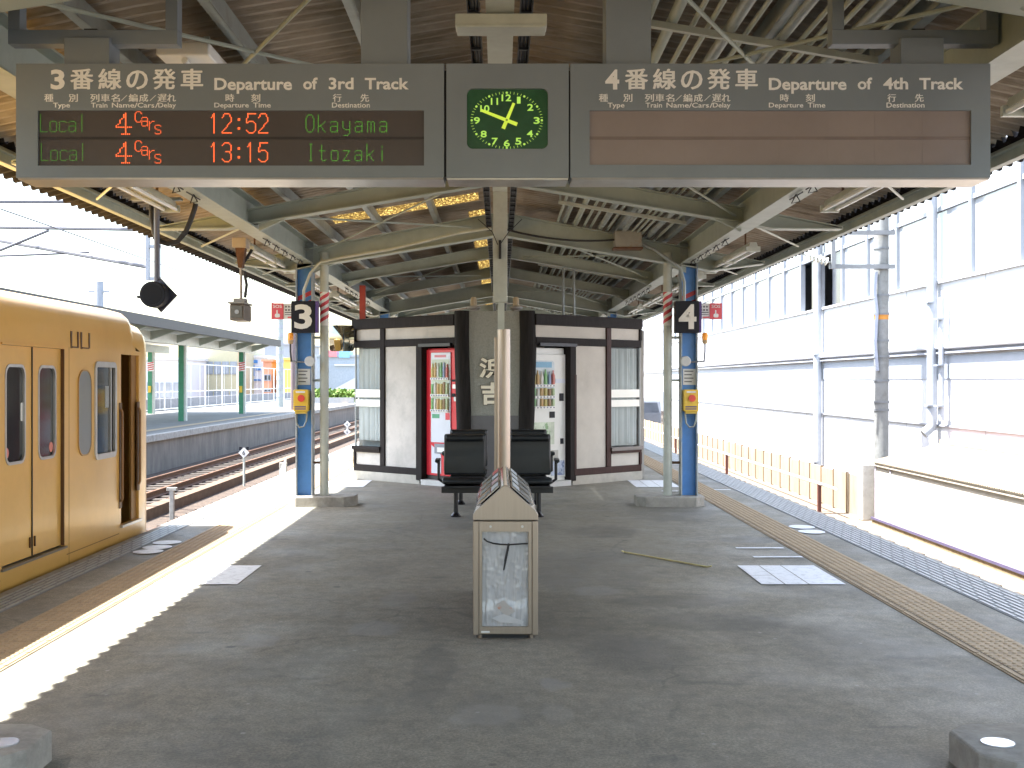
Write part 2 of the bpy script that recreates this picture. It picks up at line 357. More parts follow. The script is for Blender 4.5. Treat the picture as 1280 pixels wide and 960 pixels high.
# ------------------------------------------------------------------ ground, tracks, platform
g = MB().add([(-600, -200, -1.25), (600, -200, -1.25), (600, 1200, -1.25), (-600, 1200, -1.25)], [(0, 1, 2, 3)]).build('ground', paleball); struct(g)
b = MB().box(-9.68, -3.4, -20, 160, -1.24, -1.06).build('ballast_bed', ballast); struct(b)
b = MB().box(3.5, 6.62, -20, 160, -1.24, -1.0).build('trackbed', paleball); struct(b)
def track(xc, label, zt, y0, y1):
    t = thing('railway_track', (xc, 30, zt), label, 'track', None, 'structure')
    for s in (-1, 1):
        x = xc+s*.5335
        prof = [(-.064, 0), (.064, 0), (.064, .012), (.01, .03), (.01, .105), (.034, .118), (.034, .15), (-.034, .15), (-.034, .118), (-.01, .105), (-.01, .03), (-.064, .012)]
        MB().prism([(x+p[0], zt+.03+p[1]) for p in prof], 'y', y0, y1).build('rail', rust, t)
    n = 0; y = max(y0, 4)
    while n < 96 and y < y1:
        MB().box(xc-1.0, xc+1.0, y, y+.22, zt-.08, zt+.03).build('sleeper', sleeperm, t, .015); y += .66; n += 1
    return t
track(-5.06, 'rusty track under the yellow train beside the platform', -1.06, -20, 120)
track(-8.1, 'rusty track along the concrete wall of the opposite platform', -1.06, -20, 120)
track(5.1, 'track between the platform and the rusty yellow fence', -1.0, -20, 120)
o = MB().box(-6.75, -6.5, 6, 110, -1.06, -.86).build('cable_trough', mat('orange_brown_trough', (.13, .08, .048), .85, var=.3)); tag(o, 'brown concrete cable trough running between the two left tracks', 'cable trough')

pf = MB().box(-3.46, 3.62, -12, 95, -1.2, 0).build('platform', asph); struct(pf)
pe = MB()
for x0, x1 in ((-3.54, -3.46), (3.62, 3.67)): pe.box(x0, x1, -12, 95, -.22, .004)
struct(pe.build('platform_edge', concrete, None, .01))
def sheet(x0, x1, y0, y1, z): return MB().add([(x0, y0, z), (x1, y0, z), (x1, y1, z), (x0, y1, z)], [(0, 1, 2, 3)])
# tactile strips: tiles with small raised domes and one guide bar
def tactile(x0, x1, inner):
    mb = MB().box(x0, x1, -6, 70, -.02, .006)
    n = 7; px = (x1-x0-.09)/n
    s = x0+.085 if inner < 0 else x0
    if inner > 0: gb = x1-.045
    else: gb = x0+.045
    return mb, gb, s, px, n
for sgn in (-1, 1):
    x0, x1 = (-2.95, -2.58) if sgn < 0 else (2.60, 2.97)
    base = MB().box(x0, x1, -6, 80, -.02, .006).build('tactile_paving', tact); struct(base)
    dm = MB(); y = 4.2
    cols = [(x0+.035+i*.052) if sgn < 0 else (x1-.035-i*.052) for i in range(6)]
    bar = (x1-.025) if sgn < 0 else (x0+.025)
    while y < 34:
        for cx in cols:
            r, t = .017, .011
            vs = [(cx+r*q[0], y+r*q[1], .0055) for q in ((1, 0), (.7, .7), (0, 1), (-.7, .7), (-1, 0), (-.7, -.7), (0, -1), (.7, -.7))]
            vs += [(cx+t*q[0], y+t*q[1], .012) for q in ((1, 0), (.7, .7), (0, 1), (-.7, .7), (-1, 0), (-.7, -.7), (0, -1), (.7, -.7))]
            dm.add(vs, [(i, (i+1) % 8, 8+(i+1) % 8, 8+i) for i in range(8)]+[tuple(range(8, 16))])
        y += .06
    yy = -6
    while yy < 60:
        dm.box(bar-.012, bar+.012, yy+.01, yy+.29, .003, .0115); yy += .3
    o = dm.build('tactile_domes', tact, None, recalc=False); struct(o)
    # dark joints
    j = MB(); yy = -6
    while yy < 60:
        j.add([(x0, yy, .0075), (x1, yy, .0075), (x1, yy+.006, .0075), (x0, yy+.006, .0075)], [(0, 1, 2, 3)]); yy += .3
    j.add([(bar-.03*sgn*-1-.003, -6, .0078), (bar-.03*sgn*-1+.003, -6, .0078), (bar-.03*sgn*-1+.003, 60, .0078), (bar-.03*sgn*-1-.003, 60, .0078)], [(0, 1, 2, 3)])
    struct(j.build('paving_joint', mat('joint_dark', (.09, .07, .05), .9)))
    # ribbed edge tiles
    e0, e1 = (-3.46, -3.24) if sgn < 0 else (3.25, 3.62)
    struct(MB().box(e0, e1, -6, 80, -.02, .005).build('edge_paving', edge_t))
    rb = MB(); nrow = 5 if sgn < 0 else 8; pw = (e1-e0)/nrow; yy = 0
    for i in range(nrow):
        yy = 4+.15*(i % 2)
        while yy < 46:
            rb.box(e0+i*pw+.012, e0+(i+1)*pw-.012, yy+.012, yy+.285, .002, .0105); yy += .3
    struct(rb.build('edge_ribs', edge_r, None))
# worn white floor markings
mk = []
def ellipse(cx, cy, rx, ry, z=.009, n=28): return MB().add([(cx+rx*math.cos(2*math.pi*k/n), cy+ry*math.sin(2*math.pi*k/n), z) for k in range(n)], [tuple(range(n))])
for (px, py) in ((1012, 659.5), (1031, 665.5)):
    D = 2250/(py-477); struct(ellipse(3.10, D, .13, .16).build('floor_marking', markm))
for (px, py) in ((205, 679), (194, 685), (183, 690.5)):
    D = 2250/(py-477); struct(ellipse(-3.09, D, .13, .14).build('floor_marking', markm))
for s, X0, X1 in ((1, 1.93, 2.56), (-1, -2.56, -1.93)):
    for ya in (8.85, 17.0):
        mb = MB(); xs = [0, .18, .36, .64]; yb = .92 if ya < 10 else 1.2
        for i in range(3):
            a, c = X0+xs[i]*(X1-X0)/.64, X0+xs[i+1]*(X1-X0)/.64-.008
            cuts = [0, .45, 1] if i == 0 else [0, 1]
            for q in range(len(cuts)-1):
                mb.add([(a, ya+cuts[q]*yb, .006), (c, ya+cuts[q]*yb, .006), (c, ya+cuts[q+1]*yb-.01, .006), (a, ya+cuts[q+1]*yb-.01, .006)], [(0, 1, 2, 3)])
        struct(mb.build('floor_marking', markm))
for (xa, xb, yy) in ((2.12, 2.55, 10.75), (2.16, 2.58, 10.2), (2.2, 2.62, 16.3), (2.95, 3.18, 16.5)):
    struct(sheet(xa, xb, yy, yy+.07, .0065 if xb < 2.6 else .0125).build('floor_marking', markm))

# ------------------------------------------------------------------ canopy
EAVE = 3.55; LAP = 3.27
def zs(x):
    h = abs(x+.05); return 3.32+.165*(2.3-h) if h < 2.3 else 3.32-.245*(h-2.3)          # mean underside of the roof sheets
cn = thing('platform_canopy', (0, 20, 2.9), 'long gabled platform canopy of cream steel rafters under stained corrugated sheets', 'canopy')
YA, YB = -5.0, 46.0
def corr(xa, xb, y0, y1, amp=.016, pitch=.135, dz=0, sub=8):
    """corrugated sheet, waves along y, from xa (edge) to xb (ridge)"""
    mb = MB(); n = int((y1-y0)/pitch*sub); vs = []; fs = []
    for i in range(n+1):
        y = y0+(y1-y0)*i/n; ph = math.sin((y-y0)/pitch*2*math.pi); a = amp*max(-1, min(1, ph*1.6))
        for (x, dd) in ((xa, 0), ((xa+xb)/2, 0), (xb, 0)):
            vs.append((x, y, zs(x)+a+dz)); 
    for i in range(n):
        for k in range(2):
            a = i*3+k; fs.append((a, a+1, a+4, a+3))
    return mb.add(vs, fs)
skyl = [(13.45, 14.15)]
for s in (-1, 1):
    cuts = [(YA, YB)]
    if s < 0:
        # left slope: opaque sheets around the translucent strips
        segs = [(YA, 13.7), (14.21, YB)]
        for a, c in segs:
            o = corr(-LAP, -.40, a, c).build('roof_sheet', roofm, cn, smooth=True, recalc=False); 
        for a, c in segs: corr(-.40, .02, a, 15.0 if c == YB else c).build('roof_sheet', roofm, cn, smooth=True, recalc=False)
        corr(-LAP, -1.95, 13.7, 14.21).build('roof_sheet', roofm, cn, smooth=True, recalc=False)
        corr(-.25, .02, 13.7, 14.21).build('roof_sheet', roofm, cn, smooth=True, recalc=False)
        corr(-1.95, -.25, 13.7, 14.21).build('skylight_strip', skym, cn, smooth=True, recalc=False)
        corr(-.40, -.16, 15.0, YB).build('skylight_strip', skym, cn, smooth=True, recalc=False)
        corr(-.16, .02, 15.0, YB).build('roof_sheet', roofm, cn, smooth=True, recalc=False)
    else:
        corr(LAP, -.02, YA, YB, dz=.012).build('roof_sheet', roofm, cn, smooth=True, recalc=False)
for s in (-1, 1):
    corr(s*EAVE-.05, s*(LAP-.03), YA, YB, amp=.028, pitch=.17, dz=-.012).build('eave_sheet', mat('dark_eave_sheet', (.028, .026, .027), .8, var=.4, scale=3, dirt=(.06, .05, .045), dscale=4, dlo=.5, dhi=.65, spec=.08), cn, smooth=True, recalc=False)
cap = MB().prism([(-.35, zs(.35)+.07), (0, zs(0)+.10), (.35, zs(.35)+.07), (.35, zs(.35)+.085), (0, zs(0)+.12), (-.35, zs(.35)+.085)], 'y', YA, 13.6).build('ridge_cap', roofdark, cn)
for s in (-1, 1):
    for x in (.75, 1.4, 2.0, 3.28):
        x *= s; z1 = zs(x)-.045
        mb = MB().box(x-.004, x+.004, YA+.1, YB-.1, z1-.10, z1)
        sx = .055 if s > 0 else -.055
        mb.box(x, x+sx, YA+.1, YB-.1, z1-.1, z1-.094).box(x, x+sx, YA+.1, YB-.1, z1-.006, z1)
        mb.build('purlin', cream if abs(x) > 3 else galv, cn)
def rtop(x): return zs(x)-.147
def rafter(y, main):
    hw = .10 if main else .075
    dep = .26 if main else .17
    pb = [(0, rtop(0)-dep), (2.3, rtop(2.3)-dep)]
    out = [(2.3, rtop(2.3)-dep), (2.55, rtop(2.55)-dep+.01), (3.2, rtop(3.2)-.005)]
    mb = MB()
    for s in (-1, 1):
        top = [(0, rtop(0)), (3.2*s, rtop(3.2))]
        bot = [(3.2*s, out[2][1]), (2.55*s, out[1][1]), (2.3*s, out[0][1]), (0, pb[0][1])]
        mb.prism(top+bot, 'y', y-.006, y+.006)
        for (a, c) in ((bot[3], bot[2]), (bot[2], bot[1]), (bot[1], bot[0])):
            mb.prism([(a[0], a[1]-.012), (c[0], c[1]-.012), (c[0], c[1]), (a[0], a[1])], 'y', y-hw, y+hw)
        mb.prism([(0, rtop(0)), (3.2*s, rtop(3.2)), (3.2*s, rtop(3.2)+.01), (0, rtop(0)+.01)], 'y', y-hw, y+hw)
        # stiffener gusset at the column line
        mb.prism([(1.95*s, rtop(1.95)-dep), (2.26*s, rtop(2.26)-dep), (2.26*s, rtop(2.26)-dep-.09)], 'y', y-.03, y+.03)
    # splice plate at the ridge
    if main: mb.box(-.16, .16, y-.02, y+.02, rtop(0)-dep-.02, rtop(0)-.02)
    return mb.build('main_beam' if main else 'rafter', cream, cn)
k = 0; y = 4.6
ys = [1.27, 4.6, 7.93, 11.27, 14.6, 17.93, 21.27, 24.6, 27.93, 31.27, 34.6, 37.9, 41.2, 44.6]
for y in ys: rafter(y, abs((y-4.6) % 10) < .05 or abs((y-4.6) % 10-10) < .05)
XB = {-1: -2.37, 1: 2.29}
for s in (-1, 1):
    x = XB[s]
    mb = MB().box(x-.09, x+.09, YA, YB, 2.935, 2.95).box(x-.006, x+.006, YA, YB, 2.95, 3.19).box(x-.09, x+.09, YA, YB, 3.19, 3.202)
    mb.build('longitudinal_beam', cream, cn)
    # eave angle
    MB().box(s*3.24, s*3.32, YA+.05, YB-.05, zs(s*3.28)-.083, zs(s*3.28)-.075).build('eave_angle', cream, cn); MB().box(s*3.316, s*3.32, YA+.05, YB-.05, zs(s*3.28)-.0745, zs(s*3.28)-.04).build('eave_angle_web', cream, cn)
# ridge beam over the centre line
MB().box(-.066, .066, 1.2, 10.95, 3.23, 3.36).build('ridge_beam', cream2, cn)
MB().box(-.063, .067, 10.96, 11.09, 2.226, 3.6).build('hanging_post', cream2, cn, .004)
mb = MB()
for yy in (10.957,):
    mb.tube([(-.02, 10.95, 2.75), (-.07, 10.9, 2.86), (-.2, 10.93, 2.98)], .004, 5).tube([(.0, 10.95, 2.75), (.08, 10.9, 2.86), (.2, 10.93, 2.98)], .004, 5)
    mb.box(-.012, .012, 10.94, 10.958, 2.62, 2.79)
mb.build('cable_clip', rubber, cn)
MB().box(-.02, .04, 11.0, 11.05, 1.98, 2.23).build('conduit_stub', cream2, cn)
MB().box(-.21, .22, 5.62, 5.74, 3.17, 3.225).box(-.205, .215, 5.6, 5.75, 3.155, 3.17).build('cross_head', cream2, cn, .004)
# ladder trays each side of the ridge
for s in (-1, 1):
    mb = MB().box(s*.10, s*.105, 1.5, 42, 3.33, 3.41).box(s*.158, s*.163, 1.5, 42, 3.33, 3.41); yy = 2.
    while yy < 42: mb.box(s*.10, s*.163, yy, yy+.03, 3.332, 3.345); yy += .33
    mb.build('cable_tray', blackst, cn)
    mb = MB()
    for q in range(3): mb.tube([(s*(.113+.017*q), 1.5, 3.358), (s*(.113+.017*q), 42, 3.358)], .009, 6)
    mb.build('tray_cable', rubber, cn)
# brace rods
rods = []
for i in range(1, len(ys)-2):
    for s in (-1, 1):
        if ((i+(s > 0)) % 2 == 0 and not (i == 1 and s > 0)) or i > 8: continue
        a, c = ys[i]+.05, ys[i+1]-.05
        for (p, q) in (((.35*s, a), (2.2*s, c)), ((2.2*s, a), (.35*s, c))):
            MB().tube([(p[0], p[1], rtop(p[0])-.13), (q[0], q[1], rtop(q[0])-.13)], .011, 6).build('brace_rod', cream, cn)
for i in range(1, len(ys)-4):
    for s in (-1, 1):
        MB().tube([(2.4*s, ys[i]+.1, 2.98), (3.2*s, ys[i]+1.6, 2.95)], .011, 6).build('brace_rod', cream2, cn)

# ---- conduits on the right slope
cg = 'conduits running along the right slope of the canopy'
XP = [(.70, .016, 'cream'), (.79, .016, 'cream'), (.91, .03, 'cream'), (1.02, .015, 'cream'), (1.10, .015, 'cream'), (1.21, .034, 'galv'), (1.30, .015, 'cream'), (1.48, .03, 'galv'),
      (1.58, .014, 'cream'), (1.64, .014, 'cream'), (1.70, .014, 'cream'), (1.79, .034, 'galv'), (1.90, .016, 'cream')]
desc = ['thin cream conduit nearest the ridge', 'thin cream conduit, second from the ridge', 'thick cream pipe with worn paint near the ridge', 'slim cream conduit just outside the thick cream pipe',
        'slim cream conduit just inside the first grey pipe', 'thick grey pipe nearest the ridge', 'slim cream conduit between two grey pipes', 'middle thick grey pipe of the three',
        'first of three slim cream conduits close together', 'middle of three slim cream conduits close together', 'last of three slim cream conduits close together', 'thick grey pipe farthest from the ridge', 'thin cream conduit nearest the right columns']
for (x, r, c), d in zip(XP, desc):
    z = zs(x)-.05-.085
    if r > .02: z -= 0
    mb = MB().tube([(x, -4, z), (x, 45, z)], r, 10)
    if r > .02:
        yy = 3.
        while yy < 44: mb.tube([(x, yy, z), (x, yy+.07, z)], r+.006, 10); yy += 2.2
    tag(mb.build('conduit', cream if c == 'cream' else galv, None, smooth=True), d+', right canopy slope', 'pipe', cg)
for n, yy in enumerate((6.3, 9.6, 12.75, 16.2, 19.5, 22.8)):
    mb = MB().prism([(.62, zs(.62)-.20), (1.98, zs(1.98)-.20), (1.98, zs(1.98)-.165), (.62, zs(.62)-.165)], 'y', yy-.02, yy+.02)
    mb.box(.63, .65, yy-.01, yy+.01, zs(.64)-.2, zs(.64)-.03).box(1.94, 1.96, yy-.01, yy+.01, zs(1.95)-.2, zs(1.95)-.03)
    tag(mb.build('pipe_rack', cream2), ['first', 'second', 'third', 'fourth', 'fifth', 'sixth'][n]+' cross bar from the camera carrying the right-hand conduits', 'pipe rack', 'cross bars under the conduits')
# left slope ties and a few sagging cables
o = MB().tube([(-.1+.0*t, 0, 0) for t in (0, 1)], .001, 4)
def sag(p, q, d, r, name, lab, m=rubber, n=14):
    p, q = Vector(p), Vector(q); pts = []
    for i in range(n+1):
        t = i/n; v = p.lerp(q, t); v.z -= d*4*t*(1-t); pts.append(v)
    return tag(MB().tube(pts, r, 6).build(name, m, None, smooth=True), lab, 'cable')
jb = thing('junction_box', (1.53, 14.42, 3.08), 'grey junction box hung on the main beam near the right column', 'box')
MB().box(1.37, 1.69, 14.3, 14.5, 3.09, 3.30).build('box_body', mat('box_grey', (.33, .32, .28), .5, dirt=(.28, .18, .1), dscale=6), jb, .008)
MB().box(1.355, 1.705, 14.29, 14.51, 3.083, 3.105).build('box_flange', rust, jb)
sag((.08, 14.36, 3.32), (1.40, 14.36, 3.2), .06, .012, 'cable', 'black cable along the main beam from the ridge to the junction box')
tag(MB().tube([(1.69, 14.35, 3.15), (1.85, 14.36, 3.08), (2.05, 14.38, 2.94), (2.17, 14.42, 2.86), (2.22, 14.45, 2.7), (2.22, 14.46, 2.45)], .02, 8).build('conduit', galv, None, smooth=True), 'grey flexible conduit curving from junction box down the right blue column', 'conduit')
tag(MB().tube([(-.1, 14.3, 3.33), (-.5, 14.3, 3.27), (-1.3, 14.32, 3.08), (-1.9, 14.33, 2.98), (-2.15, 14.36, 2.93), (-2.28, 14.42, 2.8), (-2.36, 14.44, 2.6), (-2.36, 14.45, 2.45)], .018, 8).build('conduit', cream2, None, smooth=True), 'cream conduit along the main beam bending down onto the left blue column', 'conduit')

# ---- twin-tube fluorescent fittings under the outer bays
fg = 'twin tube fittings hung beside the column beams'
def fitting():
    t = thing('fluorescent_light', (0, 0, 0), '', 'light', fg)
    MB().prism([(-.035, .115), (-.05, .06), (.05, .06), (.035, .115)], 'y', -1.3, 1.3).build('housing', cream2, t, .004)
    for x in (-.05, .05):
        for y in (-1.26, .04): MB().cyl((x, y, .038), .016, 1.22, 'y', 12).build('tube', tubem, t, smooth=True)
    mb = MB()
    for yy in (-1.3, -.02, 1.265): mb.box(-.075, .075, yy, yy+.035, .015, .07)
    mb.build('end_holder', cream2, t)
    mb = MB()
    for yy in (-.9, .9): mb.box(-.008, .008, yy, yy+.016, .10, .32)
    mb.build('hanger', rust, t)
    return t
ft = fitting(); first = True
ordn = ['nearest', 'second nearest', 'third', 'fourth', 'fifth', 'sixth', 'seventh']
for s in (-1, 1):
    for i, yy in enumerate((4.9, 8.4, 13.9, 17.2, 20.6, 23.9)):
        f = ft if first else copy_tree(ft); first = False
        f.location = (2.66*s, yy, 2.85); f['label'] = '%s twin-tube fluorescent fitting along the %s beam of the canopy' % (ordn[i], 'left' if s < 0 else 'right')
# white ceiling light box in the near bay and small items
t = thing('ceiling_light', (-1.62, 6.7, 3.3), 'white box light fitting between rafters above the left board', 'light')
MB().box(-1.75, -1.48, 6.1, 7.35, 3.16, 3.23).build('housing', whitep, t, .01)
MB().cyl((-1.615, 6.14, 3.145), .016, 1.17, 'y', 12).build('tube', tubem, t, smooth=True)
MB().box(-1.63, -1.6, 6.6, 6.63, 3.23, 3.4).build('hanger', cream, t)
t = thing('fire_detector', (1.62, 6.75, 3.2), 'small round cream detector hanging under the right conduits', 'detector')
MB().lathe([(.03, 0), (.055, .008), (.058, .035), (.045, .045), (.012, .046), (.012, .2)], (1.62, 6.75, 3.16), 20).build('dome', cream2, t, smooth=True)

# cable clips dangling under the column beams
for s in (-1, 1):
    mb = MB()
    for yy in [12.1+.5*i for i in range(5)]+[18.4+.6*i for i in range(6)]+[8.2+.5*i for i in range(3)]:
        x = XB[s]-.02*s
        mb.tube([(x, yy, 2.935), (x+.03, yy, 2.88), (x-.03, yy+.02, 2.87), (x, yy, 2.935)], .006, 5)
        mb.tube([(x, yy-.2, 2.922), (x, yy+.2, 2.925)], .006, 5)
    tag(mb.build('beam_cable', rubber), 'black cable with looped clips under the %s column beam' % ('left' if s < 0 else 'right'), 'cable')

# ------------------------------------------------------------------ columns with footings
def column(s, y, label):
    inner = 1.775 if y < 10 else (1.745 if s < 0 else 1.645)
    x = XB[s]
    t = thing('steel_column', (x, y, 0), label, 'column', 'blue steel columns of the canopy')
    top = 2.93
    MB().box(x-.088, x+.088, y-.006, y+.006, .11, top).build('web', bluep, t)
    for q in (-1, 1):
        MB().box(x+q*.088, x+q*.102, y-.1, y+.1, .11, top).build('flange', mat('column_flange_paint', (.42, .45, .44), .45, dirt=(.2, .3, .45), dscale=3, dlo=.5, dhi=.6), t)
    MB().box(x-.1, x+.1, y-.1, y+.1, 2.93, 2.936).box(x-.1, x+.1, y-.012, y+.012, 2.952, 3.188).build('head_plate', galv, t)
    # striped band below the head
    # footing, chamfered corners
    a, c = (x-.18, -inner) if s < 0 else (inner, x+.18)
    fp = [(a+.1, y-.25), (c-.12, y-.25), (c, y-.1), (c, y+.16), (c-.12, y+.25), (a+.1, y+.25), (a, y+.15), (a, y-.15)]
    fo = MB().prism(fp, 'z', -.02, .12).build('footing', concrete, t, .012)
    return t
for s in (-1, 1):
    for y in (4.6, 14.6, 24.6, 34.6):
        near = {4.6: 'beside the camera', 14.6: 'carrying the number', 24.6: 'behind the hut,', 34.6: 'far behind the hut,'}[y]
        side = 'left' if s < 0 else 'right'
        lab = 'blue steel column with cream edges %s %s' % (near, ('board 3, left' if s < 0 else 'board 4, right') if y == 14.6 else side+' side')
        t = column(s, y, lab)
        if y == 4.6:
            x = 1.9*s
            MB().cyl((x, 4.58, .119), .062, .006, 'z', 24).build('drain_cover', mat('bright_steel_disc', (.7, .72, .75), .25, .6), t, smooth=True)
            MB().ring(x-.075, x+.075, 0, .15, .074, .012, 0, .004).build('cover_ring', galv, t) if False else None
        if y == 14.6:
            # red and white hazard band on the column
            mb = MB(); mb2 = MB()
            for i in range(2):
                z0 = 2.37+i*.11
                mb.add([(XB[s]-.087, y-.0085, z0), (XB[s]+.087, y-.0085, z0+.08), (XB[s]+.087, y-.0085, z0+.135), (XB[s]-.087, y-.0085, z0+.055)], [(0, 1, 2, 3)])
            mb.build('hazard_stripe', redp, t)

# ---- drain pipes with hazard bands
def drainpipe(x, lab):
    t = thing('drain_pipe', (x, 14.6, .12), lab, 'pipe', 'cream drain pipes beside the columns')
    MB().cyl((x, 14.6, .118), .053, 2.95, 'z', 24).build('pipe', cream2, t, smooth=True)
    for z in (.55, 1.05, 1.62, 2.1): MB().cyl((x, 14.6, z), .056, .02, 'z', 24).build('collar', cream2, t, smooth=True)
    mb = MB(); n = 24
    MB().cyl((x, 14.6, 2.18), .0545, .41, 'z', 24).build('hazard_band', whitep, t, smooth=True)
    for j in range(5):
        vs = []; fs = []
        for k in range(n+1):
            a = R(180)+R(180)*k/n; zz = 2.19+j*.088+.10*k/n
            for dz in (0, .045): vs.append((x+.0562*math.cos(a), 14.6+.0562*math.sin(a), min(2.588, zz+dz)))
        for k in range(n): fs.append((2*k, 2*k+2, 2*k+3, 2*k+1))
        mb.add(vs, fs)
    mb.build('hazard_stripe', redp, t)
    sx = -1 if x < 0 else 1
    for z in (.5, 1.5, 2.02): MB().box(x+sx*.05, XB[sx]-sx*.1, 14.585, 14.61, z, z+.03).build('clamp', rust if z < 1 else galv, t)
    return t
drainpipe(-2.137, 'cream drain pipe with red striped band beside the left blue column')
drainpipe(2.04, 'cream drain pipe with red striped band beside the right blue column')

# ---- number boards, SOS flags, emergency buttons, speakers, notices, lamps
def number_board(s, ch):
    cx = -2.335 if s < 0 else 2.235
    t = thing('number_board', (cx, 14.36, 2.08), 'black square platform number board showing a white %s' % ch, 'sign', 'platform number boards')
    MB().box(cx-.15, cx+.135, 14.27, 14.4, 2.08, 2.46).build('board_face', blackp, t, .006)
    MB().box(cx+.138, cx+.165, 14.275, 14.398, 2.082, 2.458).build('side_panel', purplep, t)
    text_mb(ch, cx-.11, cx+.10, 2.125, 2.42, 14.268, .03, .006).build('numeral', mat('numeral_white', (.72, .70, .64), .5, var=.03), t)
    MB().box(cx-.02, cx+.02, 14.4, 14.59, 2.3, 2.33).build('bracket', galv, t)
    return t
number_board(-1, '3'); number_board(1, '4')
def sos(s):
    x0, x1 = (-2.76, -2.49) if s < 0 else (2.40, 2.68)
    zt, zb = 2.445, 2.255
    t = thing('emergency_flag_sign', (XB[s], 14.5, zb), 'red and white emergency flag sign reading SOS beside the number %s board' % ('3' if s < 0 else '4'), 'sign', 'emergency flag signs')
    MB().box(x0, x1, 14.495, 14.505, zb, zt).build('white_panel', paperm, t)
    ra, rb = (x0, x0+.145) if s < 0 else (x1-.145, x1)
    MB().box(ra-.002, rb, 14.488, 14.512, zb-.002, zt+.002).build('red_panel', pinkm, t)
    wm = mat('sign_white', (.8, .8, .8), .5)
    text_mb('SOS', ra+.02, rb-.02, zt-.055, zt-.018, 14.487, .01, .002).build('lettering', wm, t)
    # pointing hand
    hx = (ra+rb)/2
    MB().rrect(hx-.03, hx+.03, zb+.02, zb+.065, .015, 14.484, 14.487).rrect(hx-.012, hx+.004, zb+.06, zb+.11, .007, 14.4842, 14.487).build('hand_symbol', wm, t)
    wa, wb = (rb, x1) if s < 0 else (x0, ra)
    mb = MB()
    for i in range(3):
        for j in range(2):
            mb.box(wa+.02+i*.035, wa+.04+i*.035, 14.492, 14.495, zt-.05-j*.04, zt-.03-j*.04)
    mb.box(wa+.015, wb-.015, 14.492, 14.495, zt-.115, zt-.105).box(wa+.015, wb-.015, 14.492, 14.495, zt-.14, zt-.132)
    mb.build('small_print', inkm, t)
    MB().box(wa+.05, wb-.01, 14.492, 14.4948, zb+.012, zb+.03).build('red_print', pinkm, t)
    MB().box(min(wb, XB[s])-.01, max(wa, XB[s])+.01, 14.506, 14.52, zt-.05, zt-.03).build('bracket', galv, t)
sos(-1); sos(1)
def button(s):
    x = XB[s]-.02 if s < 0 else XB[s]+.01
    t = thing('emergency_button', (x, 14.5, 1.14), 'yellow emergency stop box with red button on the %s blue column' % ('left' if s < 0 else 'right'), 'button box', 'emergency stop boxes')
    MB().rrect(x-.09, x+.085, 1.14, 1.405, .02, 14.40, 14.588).build('box_body', yellowbox, t, .006)
    MB().cyl((x+.005, 14.40, 1.30), .042, -.02, 'y', 20).build('button', redbtn, t, smooth=True)
    MB().box(x-.075, x+.06, 14.396, 14.4, 1.19, 1.205).box(x-.075, x+.06, 14.396, 14.4, 1.165, 1.178).build('caption', mat('dark_caption', (.1, .08, .2), .5), t)
    MB().box(x-.06, x+.05, 14.396, 14.4, 1.365, 1.385).build('heading', whitep, t)
    MB().box(x-.07, x+.065, 14.39, 14.5, 1.115, 1.14).build('lower_cap', mat('worn_yellow', (.55, .38, .06), .5), t)
    MB().tube([(x-.07, 14.45, 1.12), (x-.06, 14.44, 1.0), (x-.02, 14.44, .95), (x+.03, 14.44, .96), (x+.06, 14.45, 1.03), (x+.065, 14.45, 1.12)], .011, 8).build('hose', galv, t, smooth=True)
    # notice above
    n = thing('notice', (x, 14.55, 1.46), 'white printed notice above the %s emergency stop box' % ('left' if s < 0 else 'right'), 'notice', 'notices on the blue columns')
    MB().box(x-.075, x+.085, 14.583, 14.59, 1.46, 1.655).build('sheet', paperm, n)
    mb = MB()
    for i in range(4): mb.box(x-.06, x+.05-.02*(i % 2), 14.581, 14.583, 1.62-i*.042, 1.632-i*.042)
    mb.build('print', inkm, n)
    # white disc lamp
    d = thing('round_speaker', (x+.1, 14.44, 1.68), 'round white disc speaker on an arm at the %s blue column' % ('left' if s < 0 else 'right'), 'speaker', 'disc speakers')
    dx = XB[s]+.085 if s < 0 else XB[s]-.06
    MB().cyl((dx, 14.40, 1.745), .062, .05, 'y', 24).build('disc', mat('disc_grey', (.55, .56, .56), .45), d, .008, smooth=True)
    ex = dx-.24 if s < 0 else dx+.24
    MB().tube([(ex, 14.46, 1.745), (dx, 14.46, 1.73)], .010, 8).build('arm', mat('portal_zinc', (.17, .18, .19), .55, .1, var=.15), d)
    # amber lamp on a crooked pipe
    l = thing('warning_lamp', (ex, 14.46, 1.9), 'amber warning lamp beside the number %s board' % ('3' if s < 0 else '4'), 'lamp', 'amber lamps')
    MB().lathe([(.034, 0), (.036, .07), (.03, .085), (.01, .09)], (ex, 14.46, 2.0), 16).build('lens', orangelens, l, smooth=True)
    MB().lathe([(.026, 0), (.036, .03), (.036, .045)], (ex, 14.46, 1.955), 16).build('lamp_base', mat('tan_base', (.5, .36, .2), .5), l, smooth=True)
    MB().tube([(ex, 14.46, 1.96), (ex, 14.46, 1.86), (ex-.01*s, 14.46, 1.745)], .012, 8).build('stem', blackst if s < 0 else bluegrey, l, smooth=True)
button(-1); button(1)

